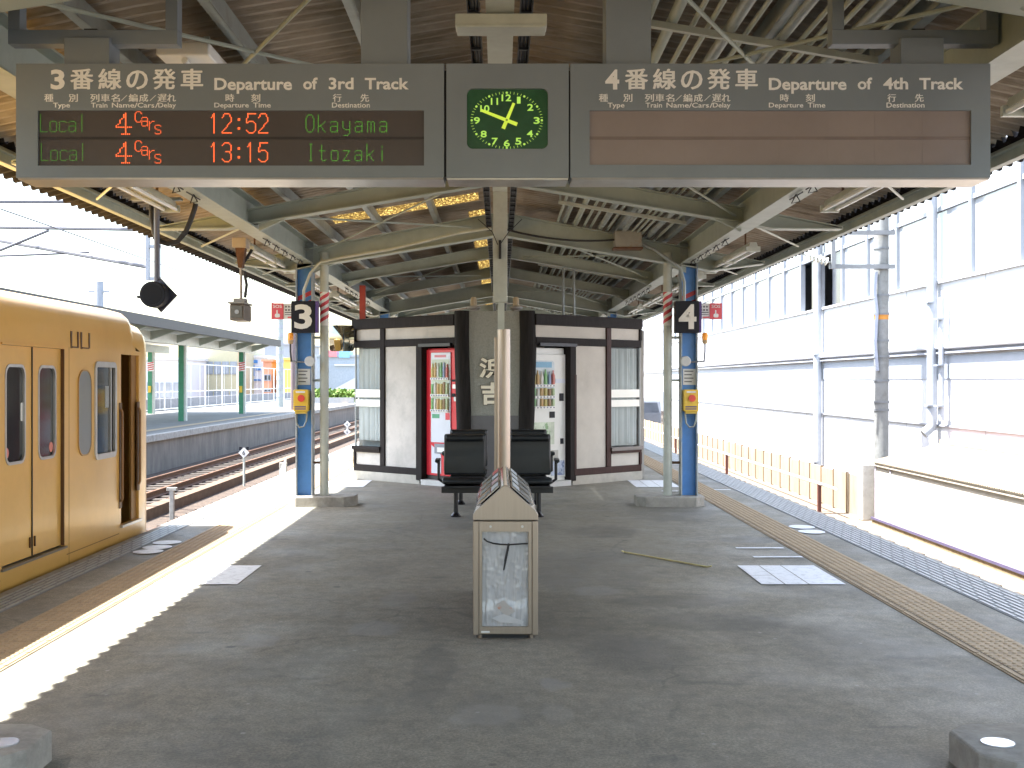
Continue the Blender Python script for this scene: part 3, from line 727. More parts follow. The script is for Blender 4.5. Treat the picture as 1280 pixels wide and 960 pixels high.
# ------------------------------------------------------------------ departure board
DB = 5.40
def bx(px): return (px-625)/1500*DB
def bz(py): return 1.5-(py-477)/1500*DB
def bz2(py): return bz(py)
board = thing('departure_board', (bx(630), 5.5, bz(222)), 'wide grey hanging departure board for tracks 3 and 4 with green clock', 'departure board')
lett = mat('board_lettering', (.90, .90, .90), .5, var=.03)
ledr = mat('red_led', (.05, .01, .005), .5, emit=(1.0, .13, .03), estr=.40)
ledg = mat('green_led', (.02, .04, .01), .5, emit=(.10, .42, .03), estr=.2)
screen_l = mat('led_screen_dark', (.085, .07, .068), .28, var=.1, scale=2, spec=.5)
screen_r = mat('led_screen_glare', (.27, .225, .215), .3, var=.1, scale=2, spec=.5)  # same screen as the left, with the glare on it put into its colour
GL = {  # strokes on an 8 x 16 dot grid
 'L': [[(0, 15), (0, 0), (6, 0)]], 'o': [[(1, 0), (0, 1), (0, 8), (1, 9), (5, 9), (6, 8), (6, 1), (5, 0), (1, 0)]], 'c': [[(6, 8), (5, 9), (1, 9), (0, 8), (0, 1), (1, 0), (5, 0), (6, 1)]],
 'a': [[(0, 8), (1, 9), (5, 9), (6, 8), (6, 0)], [(6, 5), (1, 5), (0, 4), (0, 1), (1, 0), (4, 0), (6, 2)]], 'l': [[(3, 15), (3, 0)]],
 'O': [[(2, 0), (0, 3), (0, 12), (2, 15), (5, 15), (7, 12), (7, 3), (5, 0), (2, 0)]], 'k': [[(0, 15), (0, 0)], [(6, 9), (0, 4)], [(2, 5), (6, 0)]], 'y': [[(0, 9), (0, 4), (2, 2), (6, 2)], [(6, 9), (6, -1), (4, -3), (1, -3)]],
 'm': [[(0, 9), (0, 0)], [(0, 8), (1, 9), (2, 9), (3, 8), (3, 0)], [(3, 8), (4, 9), (5, 9), (6, 8), (6, 0)]], 'I': [[(2, 15), (4, 15)], [(3, 15), (3, 0)], [(2, 0), (4, 0)]], 't': [[(2, 14), (2, 1), (3, 0), (5, 0), (6, 1)], [(0, 9), (5, 9)]],
 'z': [[(0, 9), (6, 9), (0, 0), (6, 0)]], 'i': [[(3, 13), (3, 12)], [(3, 9), (3, 0)]], 'C': [[(7, 12), (5, 15), (2, 15), (0, 12), (0, 3), (2, 0), (5, 0), (7, 3)]], 'r': [[(1, 9), (1, 0)], [(1, 6), (4, 9), (6, 9)]],
 's': [[(6, 8), (5, 9), (1, 9), (0, 8), (0, 6), (1, 5), (5, 4), (6, 3), (6, 1), (5, 0), (1, 0), (0, 1)]], '4': [[(5, 0), (5, 15), (0, 5), (8, 5)], [(3, 0), (7, 0)]],
 '1': [[(1, 12), (3, 15), (3, 0)]], '2': [[(0, 12), (2, 15), (5, 15), (7, 12), (7, 9), (0, 1), (0, 0), (7, 0)]], ':': [[(3, 11), (4, 11), (4, 10), (3, 10)], [(3, 4), (4, 4), (4, 3), (3, 3)]],
 '5': [[(7, 15), (1, 15), (0, 8), (2, 9), (5, 9), (7, 7), (7, 2), (5, 0), (2, 0), (0, 2)]], '3': [[(0, 13), (2, 15), (5, 15), (7, 13), (7, 9), (5, 8), (3, 8)], [(5, 8), (7, 6), (7, 2), (5, 0), (2, 0), (0, 2)]]}
def led(s, x0, x1, y0, y1, m, parent, name='led_text', wide=False, dot=.40):
    """dots of the letters; x0..x1 pixels across, y0 = cap top, y1 = baseline"""
    mb = MB(); n = len(s); cw = (x1-x0)/n; pit = (y1-y0)/15; pitx = cw/8.8 if wide else min(pit, cw/8.6)
    for i, ch in enumerate(s):
        pts = set()
        for st in GL[ch]:
            for (a, b) in zip(st[:-1], st[1:]):
                k = max(abs(b[0]-a[0]), abs(b[1]-a[1]), 1)
                for q in range(k+1): pts.add((round(a[0]+(b[0]-a[0])*q/k), round(a[1]+(b[1]-a[1])*q/k)))
        for (gx, gy) in pts:
            X = bx(x0+i*cw+gx*pitx); Z = bz(y1-gy*pit); r = dot*pit/1500*DB; rx = r
            mb.add([(X-rx, DB-.0015+.012, Z-r), (X+rx, DB-.0015+.012, Z-r), (X+rx, DB-.0015+.012, Z+r), (X-rx, DB-.0015+.012, Z+r)], [(0, 1, 2, 3)])
    return mb
def cabinet(px0, px1, holes, name, lab=None):
    """cabinet with a front plate that has a rectangular opening"""
    x0, x1, z0, z1 = bx(px0), bx(px1), bz(222), bz(79.5)
    mb = MB()
    hx0, hx1, hz0, hz1 = holes
    for (a, c, d, e) in ((x0, hx0, z0, z1), (hx1, x1, z0, z1), (hx0, hx1, z0, hz0), (hx0, hx1, hz1, z1)): mb.box(a, c, DB, DB+.03, d, e)
    mb.box(x0+.001, x1-.001, DB+.0305, DB+.2, z0+.002, z1-.002)
    o = mb.build(name, greyboard, board)
    if lab: o['label'] = lab
    # bottom lip, pale strip
    return o
cabs = []
for (pa, pb, ha, hb, num, lab) in ((20, 555, 47, 530, '3', 'left cabinet with lit red and green characters'), (713, 1238, 737, 1214, '4', 'right cabinet with blank screen')):
    hole = (bx(ha), bx(hb), bz(207 if num == '3' else 206), bz(138))
    cb = cabinet(pa, pb, hole, 'display_cabinet', lab); cabs.append(cb)
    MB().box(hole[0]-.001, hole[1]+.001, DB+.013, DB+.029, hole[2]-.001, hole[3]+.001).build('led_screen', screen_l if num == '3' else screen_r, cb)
    MB().box(hole[0], hole[1], DB+.0105, DB+.0128, bz(173.7), bz(170.3)).build('screen_divider', mat('divider', (.03, .024, .024) if num == '3' else (.19, .145, .135), .4), cb) if num == '3' else MB().box(hole[0], hole[1], DB+.0105, DB+.0128, bz(174), bz(170)).build('screen_divider', mat('divider_glare', (.20, .155, .145), .4), cb)  # right divider is paler to match the glare painted on its screen
    if num == '4':
        mb = MB()
        for q in range(1, 8):
            X = hole[0]+(hole[1]-hole[0])*q/8; mb.box(X-.0004, X+.0004, DB+.0122, DB+.0129, hole[2], hole[3])
        mb.build('screen_joint', mat('joint_glare', (.258, .214, .204), .35), cb)  # joint tone follows the glare painted into the right screen
    dx = 0 if num == '3' else 693
    jx = lambda p: bx(p+dx)
    y = DB-.0005
    T = []
    T.append(text_mb(num, jx(63.5), jx(81), bz(112), bz(87), y, .03))
    wchars = [(88, 117), (123, 152), (158, 185), (191, 220), (226, 254)]
    for ch, (a, c) in zip('番線の発車', wchars):
        for q, (ex, ez) in enumerate(((-.7, 0), (.7, 0), (0, .35), (0, -.35), (-.7, .3), (.7, -.3))):
            T.append(text_mb(ch, jx(a+.7+ex), jx(c-.7+ex), bz(111.6+ez), bz((86.4 if ch != 'の' else 88.4)+ez), y-.0003*q, 0))
    for wd, a, c, zb_, zt_ in (('Departure', 268, 365, 117.3, 97.5), ('of', 379, 397, 112, 97), ('3rd' if num == '3' else '4th', 411, 442, 112, 97), ('Track', 456, 511, 112, 97.5)):
        T.append(text_mb(wd, jx(a), jx(c), bz(zb_), bz(zt_), y, .024))
    for ch, a, c in (('種', 55.5, 66.5), ('別', 86, 97), ('列', 113, 124), ('車', 126, 137), ('名', 139, 149.5), ('編', 161, 172), ('成', 174, 185), ('遅', 197, 208), ('れ', 209, 219.5), ('時', 282, 292.5), ('刻', 314, 325), ('行', 416, 426.5), ('先', 450.5, 461)):
        T.append(text_mb(ch, jx(a), jx(c), bz(127.3), bz(117.5), y, 0)); T.append(text_mb(ch, jx(a+.45), jx(c+.45), bz(127.3), bz(117.5), y-.0003, 0))
    for a in (151, 187):
        T.append(MB().add([(jx(a), y-.001, bz(126)), (jx(a+1.1), y-.001, bz(126)), (jx(a+8.5), y-.001, bz(119)), (jx(a+7.4), y-.001, bz(119))], [(0, 1, 2, 3)]))
    for wd, a, c, zb_, zt_ in (('Type', 66.5, 87.5, 136.3, 128.5), ('Train', 114, 134.5, 134.6, 128.5), ('Name', 140, 168, 134.6, 128.5), ('/', 168, 172, 134.8, 128.5), ('Cars', 172, 193, 134.6, 128.5), ('/', 194, 198, 134.8, 128.5), ('Delay', 198, 220, 136.3, 128.5), ('Departure', 268, 311, 136.3, 128.5), ('Time', 316.5, 338.5, 134.6, 128.3), ('Destination', 415, 462.5, 134.6, 128.3)):
        T.append(text_mb(wd, jx(a), jx(c), bz(zb_), bz(zt_), y, .010))
    mb = MB()
    for q in T: mb.v += []; mb.add([tuple(v) for v in q.v], q.f)
    mb.build('lettering', lett, cb, recalc=False)
    # pale lip under the cabinet with slots
    lip = MB().prism([(DB+.002, bz(222)), (DB+.006, bz(223)-.004), (DB+.21, bz(223)-.006), (DB+.21, bz(222))], 'x', bx(pa+2), bx(pb-1)).build('lower_lip', mat('lip_metal', (.55, .52, .47), .3, .6), cb)
cbl = cabs[0]
for row, (t0, b0) in enumerate(((142.5, 164), (179, 200))):
    o = led('Local', 49.5+row*1, 109+row, t0, b0, ledg, cbl, dot=.26)
    q = led('Okayama' if row == 0 else 'Itozaki', 382 if row == 0 else 384, 490 if row == 0 else 488, t0+.5, b0+.3, ledg, cbl, dot=.32)
    o.add([tuple(v) for v in q.v], q.f); o.build('green_text', ledg, cbl, recalc=False)
    o = led('4', 144.5, 165, t0-1.5, b0+3, ledr, cbl, wide=True)
    for i, ch in enumerate('Cars'):
        hh = 13 if i == 0 else 18; q = led(ch, 168+i*8.3, 178.5+i*8.3, t0+9.5+i*4.9-hh, t0+9.5+i*4.9, ledr, cbl, wide=True, dot=.46 if i == 0 else .34); o.add([tuple(v) for v in q.v], q.f)
    q = led('12:52' if row == 0 else '13:15', 262, 338, t0-1, b0+1.5, ledr, cbl); o.add([tuple(v) for v in q.v], q.f)
    o.build('red_text', ledr, cbl, recalc=False)
# clock unit
cx0, cx1 = 558, 711
hole = (bx(583.5), bx(685), bz(186), bz(110.5))
ck = cabinet(cx0, cx1, hole, 'clock_cabinet')
MB().box(bx(cx0)+.003, bx(cx1)-.003, DB+.01, DB+.21, bz(223)-.004, bz(222)-.0005).build('lower_lip', MATS['lip_metal'], ck)
clockface = mat('clock_dial_green', (.015, .06, .025), .25, var=.35, scale=4, emit=(.02, .085, .022), estr=.03)
MB().box(hole[0]-.001, hole[1]+.001, DB+.02, DB+.0295, hole[2]-.001, hole[3]+.001).build('dial', clockface, ck)
# rounded corners of the opening
mb = MB(); rr = .028
for (cx, cz, sx, sz) in ((hole[0], hole[2], 1, 1), (hole[1], hole[2], -1, 1), (hole[0], hole[3], 1, -1), (hole[1], hole[3], -1, -1)):
    arc = [(cx+sx*rr-sx*rr*math.cos(R(a)), cz+sz*rr-sz*rr*math.sin(R(a))) for a in range(0, 91, 15)]
    mb.prism([(cx-sx*.001, cz-sz*.001)]+arc, 'y', DB+.0005, DB+.019)
mb.build('corner_fillet', greyboard, ck)
glow = mat('clock_yellow_green', (.3, .5, .08), .5, emit=(.45, .85, .12), estr=.13)
hand = mat('clock_hand_yellow', (.5, .6, .08), .5, emit=(.6, .85, .06), estr=.125)
ccx, ccz = bx(633.5), bz(149.2); rx, rz = bx(633.5+44)-ccx, bz(149.2-34.6)-ccz
px1 = DB/1500
mb = MB()
nums = {12: (633, 121), 1: (648.5, 124), 2: (663, 133), 3: (671, 149.5), 4: (662.5, 166), 5: (648, 175.5), 6: (633.5, 178), 7: (618.5, 175.5), 8: (604.5, 166.5), 9: (596, 149.5), 10: (606, 134.5), 11: (618, 125.5)}
for k, (px, py) in nums.items():
    wv = 12 if k == 12 else (11.5 if k >= 10 else 7.6)
    if k == 1: wv = 4.5
    if k == 11: wv = 9
    q = text_mb(str(k), bx(px-wv/2), bx(px+wv/2), bz(py+4.2), bz(py-4.2), DB+.0195, .016); mb.add([tuple(v) for v in q.v], q.f)
mb.build('numerals', glow, ck, recalc=False)
mb = MB()
for k in range(60):
    a = R(6*k); X = ccx+rx*math.sin(a); Z = ccz+rz*math.cos(a); big = k % 5 == 0
    if big:
        r = 1.5*px1; mb.add([(X+r*math.cos(R(45*j)), DB+.0192, Z+r*math.sin(R(45*j))) for j in range(8)], [tuple(range(8))])
    else:
        d = Vector((math.sin(a), 0, math.cos(a))); n = Vector((math.cos(a), 0, -math.sin(a))); c = Vector((X, DB+.0192, Z))
        l, wd = 1.5*px1, .28*px1
        mb.add([c-d*l-n*wd, c-d*l+n*wd, c+d*l+n*wd, c+d*l-n*wd], [(0, 1, 2, 3)])
mb.build('minute_marks', glow, ck, recalc=False)
def handm(tx, ty, bx_, by_, wd, yy, name):
    a = Vector((bx(tx), yy, bz(ty))); c = Vector((bx(bx_), yy, bz(by_))); d = (a-c).normalized(); n = Vector((d.z, 0, -d.x))
    wv = wd*px1
    MB().add([c-n*wv, c+n*wv, a+n*wv*.7, a-n*wv*.7, ]+[q+Vector((0, .0015, 0)) for q in (c-n*wv, c+n*wv, a+n*wv*.7, a-n*wv*.7)], [(0, 1, 2, 3), (4, 5, 6, 7), (0, 1, 5, 4), (1, 2, 6, 5), (2, 3, 7, 6), (3, 0, 4, 7)]).build(name, hand, ck)
handm(601, 136.5, 646.5, 154.5, 2.3, DB+.0155, 'minute_hand'); handm(642.5, 128, 629, 160, 2.4, DB+.0125, 'hour_hand')
MB().cyl((ccx, DB+.0105, ccz), 1.4*px1, .003, 'y', 12).build('hub', mat('hub_olive', (.2, .25, .05), .5), ck)
# seams are real gaps between cabinets, backed by a spine
MB().box(bx(24), bx(1234), DB+.06, DB+.17, bz(218), bz(84)).build('spine', blackst, board)
# hangers
for (pa, pb) in ((450, 509), (758, 815)):
    MB().box(bx(pa), bx(pb), DB+.03, DB+.2, bz(79)-.003, 3.42).build('hanger_box', greyboard, board, .003)
for (pa, pb) in ((78, 135), (1128, 1182)):
    MB().box(bx(pa), bx(pb), DB+.02, DB+.17, bz(79)-.003, bz(45)).build('hanger_stub', greyboard, board, .003)
    m_ = (bx(pa)+bx(pb))/2
    MB().box(m_-.03, m_+.03, DB+.07, DB+.12, bz(45), bz(30)).build('hanger_bolt', blackst, board)
for (pa, pb) in ((4, 218), (1044, 1254)):
    x0, x1 = bx(pa), bx(pb); fb, ft_ = bz(51), bz(33)
    mb = MB().box(x0, x1, DB+.05, DB+.13, fb, ft_)
    for X in (x0, x1-.055): mb.box(X, X+.055, DB+.0505, DB+.1295, ft_, 3.34)
    mb.build('hanger_frame', greyboard, board, .003)

# ------------------------------------------------------------------ litter bin
BX0, BX1, BY0, BY1 = -.158, .222, 7.0, 8.6
binn = thing('litter_bin', (.03, 7.8, 0), 'tall stainless litter bin with gabled top and clear bag window', 'bin')
bc = (BX0+BX1)/2; ze, za = .745, .893
mb = MB().box(BX0, BX1, BY0+.02, BY1, .02, .688)
# front frame round the door
mb.box(BX0, BX0+.035, BY0, BY0+.0195, .02, .688).box(BX1-.035, BX1, BY0, BY0+.0195, .02, .688)
mb.build('body', silver, binn, .004)
roofp = [(BX0, .692), (BX1, .692), (BX1, ze-.02), (BX1-.012, ze), (bc+.012, za), (bc-.012, za), (BX0+.012, ze), (BX0, ze-.02)]
MB().prism(roofp, 'y', BY0-.005, BY0+.02).build('gable_end', silver, binn, .003)
MB().prism([(x if abs(x-bc) < .1 else x-(.003 if x > bc else -.003), z) for x, z in roofp], 'y', BY0+.0205, BY1).build('top', mirrorst, binn, .003)
# hatch covers on the slopes
sl_ = Vector((BX1-.012-bc, 0, ze-za)); 
for s in (-1, 1):
    for i in range(4):
        ya = BY0+.09+i*.385; yb = ya+.33
        def P(t, y, off): 
            n = Vector((s*(za-ze), 0, (BX1-.012-bc))).normalized()
            return Vector((bc+s*(.012+(BX1-.024-bc)*t), y, za+(ze-za)*t))+n*off
        # raised rim and dark throw-in opening
        vs = []
        for (t, y) in ((.12, ya), (.9, ya), (.9, yb), (.12, yb)): vs.append(P(t, y, .003))
        for (t, y) in ((.12, ya), (.9, ya), (.9, yb), (.12, yb)): vs.append(P(t, y, .014))
        MB().add(vs, [(0, 1, 2, 3), (4, 5, 6, 7), (0, 1, 5, 4), (1, 2, 6, 5), (2, 3, 7, 6), (3, 0, 4, 7)]).build('hatch', mirrorst, binn, .004)
        MB().add([P(t, y, .0155) for (t, y) in ((.42, ya+.05), (.82, ya+.05), (.82, yb-.05), (.42, yb-.05))], [(0, 1, 2, 3)]).build('slot', blackst, binn)
        lm = [mat('red_bin_label', (.65, .05, .05), .35), mat('blue_white_bin_label', (.55, .62, .70), .35), mat('pink_bin_label', (.55, .35, .40), .35)][(0, 1, 2, 1)[3-i] if s < 0 else 1]
        MB().add([P(t, y, .0158) for (t, y) in ((.14, ya+.03), (.38, ya+.03), (.38, yb-.03), (.14, yb-.03))], [(0, 1, 2, 3)]).build('sorting_label', lm, binn)
# door with window
dx0, dx1 = BX0+.038, BX1-.038; wx0, wx1, wz0, wz1 = -.105, .166, .07, .625
dm = MB()
for (a, c, d, e) in ((dx0, wx0, .03, .683), (wx1, dx1, .03, .683), (wx0, wx1, .03, wz0), (wx0, wx1, wz1, .683)): dm.box(a, c, BY0-.004, BY0+.016, d, e)
door = dm.build('door', silver, binn)
MB().cyl((-.055, BY0-.004, .655), .007, -.004, 'y', 12).cyl((.13, BY0-.004, .655), .008, -.005, 'y', 12).build('lock', alu, door)
MB().box(dx0+.01, dx0+.06, BY0-.006, BY0-.0042, .036, .046).build('label_plate', whitep, door)
MB().box(BX0+.02, BX1-.02, BY0+.03, BY1-.03, 0, .019).build('base', blackst, binn)
for X in (BX0+.04, BX1-.04): MB().cyl((X, BY0+.03, 0), .014, .02, 'z', 12).build('foot', silver, binn)
# bag: crumpled translucent sheet in the window
def bagmat():
    m = bpy.data.materials.new('clear_bag_film'); m.use_nodes = True
    N = m.node_tree.nodes; L = m.node_tree.links; p = N['Principled BSDF']; tc = N.new('ShaderNodeTexCoord')
    mp = N.new('ShaderNodeMapping'); mp.inputs['Scale'].default_value = (14, 1, 2); L.new(tc.outputs['Object'], mp.inputs[0])
    n = N.new('ShaderNodeTexNoise'); n.inputs['Scale'].default_value = 2; n.inputs['Detail'].default_value = 7; n.inputs['Distortion'].default_value = 1.5; L.new(mp.outputs[0], n.inputs['Vector'])
    cr = N.new('ShaderNodeMapRange'); cr.inputs[1].default_value = .35; cr.inputs[2].default_value = .7; L.new(n.outputs[0], cr.inputs[0])
    x = N.new('ShaderNodeMix'); x.data_type = 'RGBA'; L.new(cr.outputs[0], x.inputs[0]); x.inputs[6].default_value = (.47, .475, .485, 1); x.inputs[7].default_value = (.64, .64, .645, 1)
    L.new(x.outputs[2], p.inputs['Base Color']); p.inputs['Roughness'].default_value = .22; p.inputs['Specular IOR Level'].default_value = .8
    return m
bag = thing('rubbish_bag', (.03, 7.0, .06), 'clear plastic rubbish bag behind the window of the stainless bin', 'bag')
def bagz(u, v):
    return .012*mnoise.noise(Vector((u*9, v*3, 1.3)))+.008*mnoise.noise(Vector((u*30, v*7, 4.1)))+.006*mnoise.noise(Vector((u*14, v*26, 7.7)))+(.02*math.exp(-((v-.16)/.08)**2))
nu, nv = 40, 80; vs = []; fs = []
for j in range(nv+1):
    for i in range(nu+1):
        u, v = i/nu, j/nv
        vs.append((wx0+.0015+(wx1-wx0-.003)*u, BY0+.0155-max(-.001, min(.0115, bagz(u, v)*.5)), wz0+.001+(wz1-wz0-.002)*v))
for j in range(nv):
    for i in range(nu): a = j*(nu+1)+i; fs.append((a, a+1, a+nu+2, a+nu+1))
MB().add(vs, fs).build('film', bagmat(), bag, smooth=True, recalc=False)
ty = BY0-.003
tie = MB().tube([(-.095, ty, .585), (-.075, ty, .568), (-.04, ty, .557), (0, ty, .551), (.05, ty, .549), (.11, ty, .553), (.163, ty, .556)], .0045, 6)
tie.build('drawstring', rubber, bag, smooth=True)
MB().tube([(.05, ty-.002, .552), (.045, ty-.002, .52), (.034, ty-.002, .47), (.022, ty-.002, .40)], [.005, .007, .007, .004], 6).cyl((.05, ty-.006, .549), .009, .008, 'y', 8).build('drawstring_tail', rubber, bag, smooth=True)
mb = MB()
for (a, c, d, e) in ((-.03, .10, .13, .20),):
    mb.add([(a, BY0+.0025, c*0+.19), (.02, BY0+.0022, .225), (.09, BY0+.0022, .16), (.04, BY0+.0025, .13)], [(0, 1, 2, 3)])
mb.build('wrapper', mat('wrapper_pale', (.5, .47, .44), .4, dirt=(.55, .25, .15), dscale=18, dlo=.55, dhi=.6), bag)
MB().add([(-.05, BY0+.0023, .12), (.02, BY0+.002, .145), (.14, BY0+.002, .10), (.13, BY0+.0023, .085), (.0, BY0+.0023, .095)], [(0, 1, 2, 3, 4)]).build('crumpled_cup', mat('wrapper_white', (.6, .6, .6), .35), bag)

# ------------------------------------------------------------------ edge-on notice stand behind the bin
st = thing('notice_stand', (0, 12, 0), 'stainless notice stand seen edge-on between the bin and the black chairs', 'notice stand')
for yy in (11.5, 12.45): MB().cyl((.037, yy, 0), .061, 2.0, 'z', 24).build('post', silver, st, smooth=True)
MB().box(-.055, -.022, 11.56, 12.4, .55, 1.93).build('panel', silver, st, .004)
for yy in (11.6, 12.3):
    for z in (.7, 1.8): MB().box(-.024, .0, yy, yy+.06, z, z+.05).build('bracket', blackst, st)

# ------------------------------------------------------------------ black beam seating
def bench(lab):
    """two padded seats on one beam, faces -y, centred on the origin"""
    t = thing('waiting_bench', (0, 0, 0), lab, 'seat bench', 'black beam seats in two rows')
    M = None
    def seat(x0, x1):
        c = (x0+x1)/2
        # back cushion: rounded block leaning back
        prof = []
        MBk = MB()
        pts = [(-.04, .45), (.02, .44), (.085, .80), (.085, .885), (.06, .905), (.0, .905), (-.025, .88), (-.012, .80), (-.03, .70), (-.04, .60)]
        MBk.prism([(y, z) for y, z in pts], 'x', x0, x1)
        MBk.build('backrest', leather, t, .022, smooth=True)
        # stitched head roll
        MB().tube([(x0+.02, -.012, .862), (x1-.02, -.012, .862)], .04, 12).build('head_roll', leather, t, .01, smooth=True)
        MB().prism([(-.50, .385), (-.50, .43), (-.46, .45), (-.08, .425), (-.02, .41), (-.02, .36), (-.44, .375)], 'x', x0, x1).build('seat', leather, t, .018, smooth=True)
        MB().box(x0+.02, x1-.02, -.48, -.03, .335, .362).build('seat_pan', blackst, t, .006)
    seat(-.602, -.135); seat(.135, .602)
    MB().box(-.62, .62, -.29, -.22, .265, .335).build('beam', blackst, t, .006)
    for x in (-.46, .46):
        MB().cyl((x, -.255, .03), .026, .24, 'z', 16).build('leg', blackst, t, smooth=True)
        MB().lathe([(.055, 0), (.055, .012), (.04, .03), (.026, .05)], (x, -.255, 0), 20).build('foot', mat('polished_black', (.03, .03, .035), .15, .6), t, smooth=True)
    for s in (-1, 1):
        x = s*.66
        MB().tube([(s*.6, -.05, .36), (x, -.06, .40), (x, -.06, .58), (x, -.09, .61), (x, -.36, .615)], .017, 8).build('armrest_frame', blackst, t, smooth=True)
        MB().rrect(-.40, -.10, .61, .645, .014, x-.025, x+.025, 4, 'yz').build('armrest_pad', leather, t, .006)
    return t
b1 = bench('black padded beam seat behind the bin, facing the camera')
b1.location = (-.03, 13.58, 0)
b2 = copy_tree(b1); b2.location = (-.02, 14.92, 0)
b2['label'] = 'black padded beam seat in the second row, half hidden behind the nearer seats'

# ------------------------------------------------------------------ refreshment hut
hut = thing('station_hut', (0, 18, 0), 'plastered hut with dark timber frame and two angled fronts', 'hut')
CL, CC, CR, DRR = Vector((-2.22, 18.55, 0)), Vector((-.60, 17.05, 0)), Vector((.62, 17.05, 0)), Vector((2.27, 18.55, 0))
class WallF:
    """local frame of an angled wall: u along it, v into the hut"""
    def __init__(s, a, b):
        s.a, s.b = a, b; d = (b-a); s.L = d.length; ux = d.normalized(); s.ux = ux; uy = Vector((-ux.y, ux.x, 0))
        s.M = Matrix(((ux.x, uy.x, 0, a.x), (ux.y, uy.y, 0, a.y), (0, 0, 1, 0), (0, 0, 0, 1)))
    def u(s, px):
        k = (px-625)/1500; return (k*s.a.y-s.a.x)/(s.ux.x-k*s.ux.y)
    def z(s, px, py): return 1.5-(py-477)/1500*(s.a.y+s.u(px)*s.ux.y)
WLf, WRf = WallF(CL, CC), WallF(CR, DRR)
HT = 2.46
def hutwall(W, left):
    u = W.u; f = (lambda p: p) if left else (lambda p: p)
    tl, tr = (timber, timber) if left else (timber, timber2)
    uc = u(444) if left else u(800)          # outer corner
    ui = u(570) if left else u(669)          # at the log
    u1 = u(480) if left else u(759)          # post between window and panel
    u2 = u(526) if left else u(714)          # jamb of the machine bay
    lo, hi = min(uc, ui), max(uc, ui)
    zA, zB, zC, zD = 2.30, 2.02, .44, .13    # underside of top beam, door head, sill, bottom
    def bx_(name, m, a, c, v0, v1, z0, z1, bev=.006): return MB(W.M).box(a, c, v0, v1, z0, z1).build(name, m, hut, bev)
    # beams
    bx_('top_beam', timber, lo-.03, hi, -.05, .06, zA, HT, .01)
    bx_('head_beam', timber, lo-.01, hi, -.035, .05, zB-.0, zB+.11, .008)
    a, c = (lo, u2) if left else (u2, hi)
    bx_('bottom_beam', tr, a, c, -.035, .05, zD, zD+.10, .008)
    # posts
    pw = .05
    cp0, cp1 = (lo-.005, lo+.045) if left else (hi-.045, hi+.005)
    bx_('corner_post', timber, cp0, cp1, -.04, .045, zB+.11, zA-.001); bx_('corner_post', timber if left else timber2, cp0, cp1, -.04, .045, zD+.1, zC-.02)
    bx_('corner_mullion', mat('pale_mullion', (.42, .44, .44), .5), (lo if left else hi-.018), (lo+.018 if left else hi), -.01, .02, zC+.07, zB)
    bx_('post', tr, u1-pw, u1+pw, -.042, .045, zD+.1, zA-.001)
    bx_('door_jamb', timber, u2-.06, u2+.06, -.045, .5, .06, zB-.001)
    if not left: bx_('door_jamb_facing', timber2, u2+.02, u2+.065, -.05, -.0455, .14, 1.6)
    # sill rail of the window bay
    wa, wb = (lo+.018, u1-pw) if left else (u1+pw, hi-.018)
    bx_('sill_rail', tr, wa, wb, -.055, .045, zC-.02, zC+.07)
    bx_('sill_board', timber if left else mat('sill_grey', (.18, .16, .15), .5), wa-.02, wb+.02, -.075, -.0555, zC+.02, zC+.075)
    # plaster
    pm = plaster if left else plaster2
    pa, pb = (u1+pw, u2-.06) if left else (u2+.06, u1-pw)
    bx_('plaster_panel', pm, pa, pb, -.012, .04, zD+.1, zB, 0)
    wq, wr = (lo+.045, wb) if left else (wa, hi-.045)
    bx_('plaster_panel', pm, wq, wr, -.012, .04, zD+.1, zC-.02, 0)
    bx_('plaster_panel', pm, wq, wr, -.012, .04, zB+.11, zA, 0)
    ha, hb = (u1+pw, hi) if left else (lo, u1-pw)
    bx_('plaster_panel', pm, ha, hb, -.012, .04, zB+.11, zA, 0)
    # window with curtain
    wn = bx_('window', clearpane, wa, wb, .0, .006, zC+.07, zB, 0)
    mb = MB(W.M); n = 46; vs = []; fs = []
    for k in range(n+1):
        uu = wa+.01+(wb-wa-.02)*k/n; vv = .045+.016*math.sin(k*1.25)+.01*math.sin(k*.53+1)
        vs += [(uu, vv, zC+.16 if left else zC+.09), (uu, vv, zB-.02)]
    for k in range(n): fs.append((2*k, 2*k+2, 2*k+3, 2*k+1))
    mb.add(vs, fs).build('curtain', curtain, wn, smooth=True, recalc=False)
    for (z0, z1) in ((1.26, 1.38), (1.12, 1.225)): MB(W.M).box(wa, wb, -.0035, -.0005, z0, z1).build('frosted_band', bandm, wn)
    MB(W.M).box(wa+.02, wb, .12, .14, zC, zB).build('window_back', mat('dim_interior', (.25, .27, .27), .8), wn)
    # machine recess
    ra, rb = (u2+.06, hi+.1) if left else (lo, u2-.06)
    mb = MB(W.M).box(ra, rb, .86, .9, .06, zB+.1).box(ra, rb, .05, .86, zB+.001, zB+.05)
    mb.build('recess', blackst, hut)
    MB(W.M).box(ra, rb, -.06, .85, -.02, .075).build('threshold', mat('pale_threshold', (.55, .55, .53), .6), hut)
    # lamp bar over the opening
    la, lb = (u2+.02, hi-.05) if left else (lo+.03, u2+.05)
    MB(W.M).box(la, lb, -.075, -.036, zB-.015, zB+.03).build('shutter_rail', blackst, hut)
    # plinth
    a, c = (lo-.0, u2-.0) if left else (u2, hi+.02)
    MB(W.M).box(a, c, -.03, .06, -.02, zD-.001).build('plinth', mat('plinth_concrete', (.42, .40, .35), .85, var=.15, bump=.2, bscale=40), hut)
hutwall(WLf, True); hutwall(WRf, False)
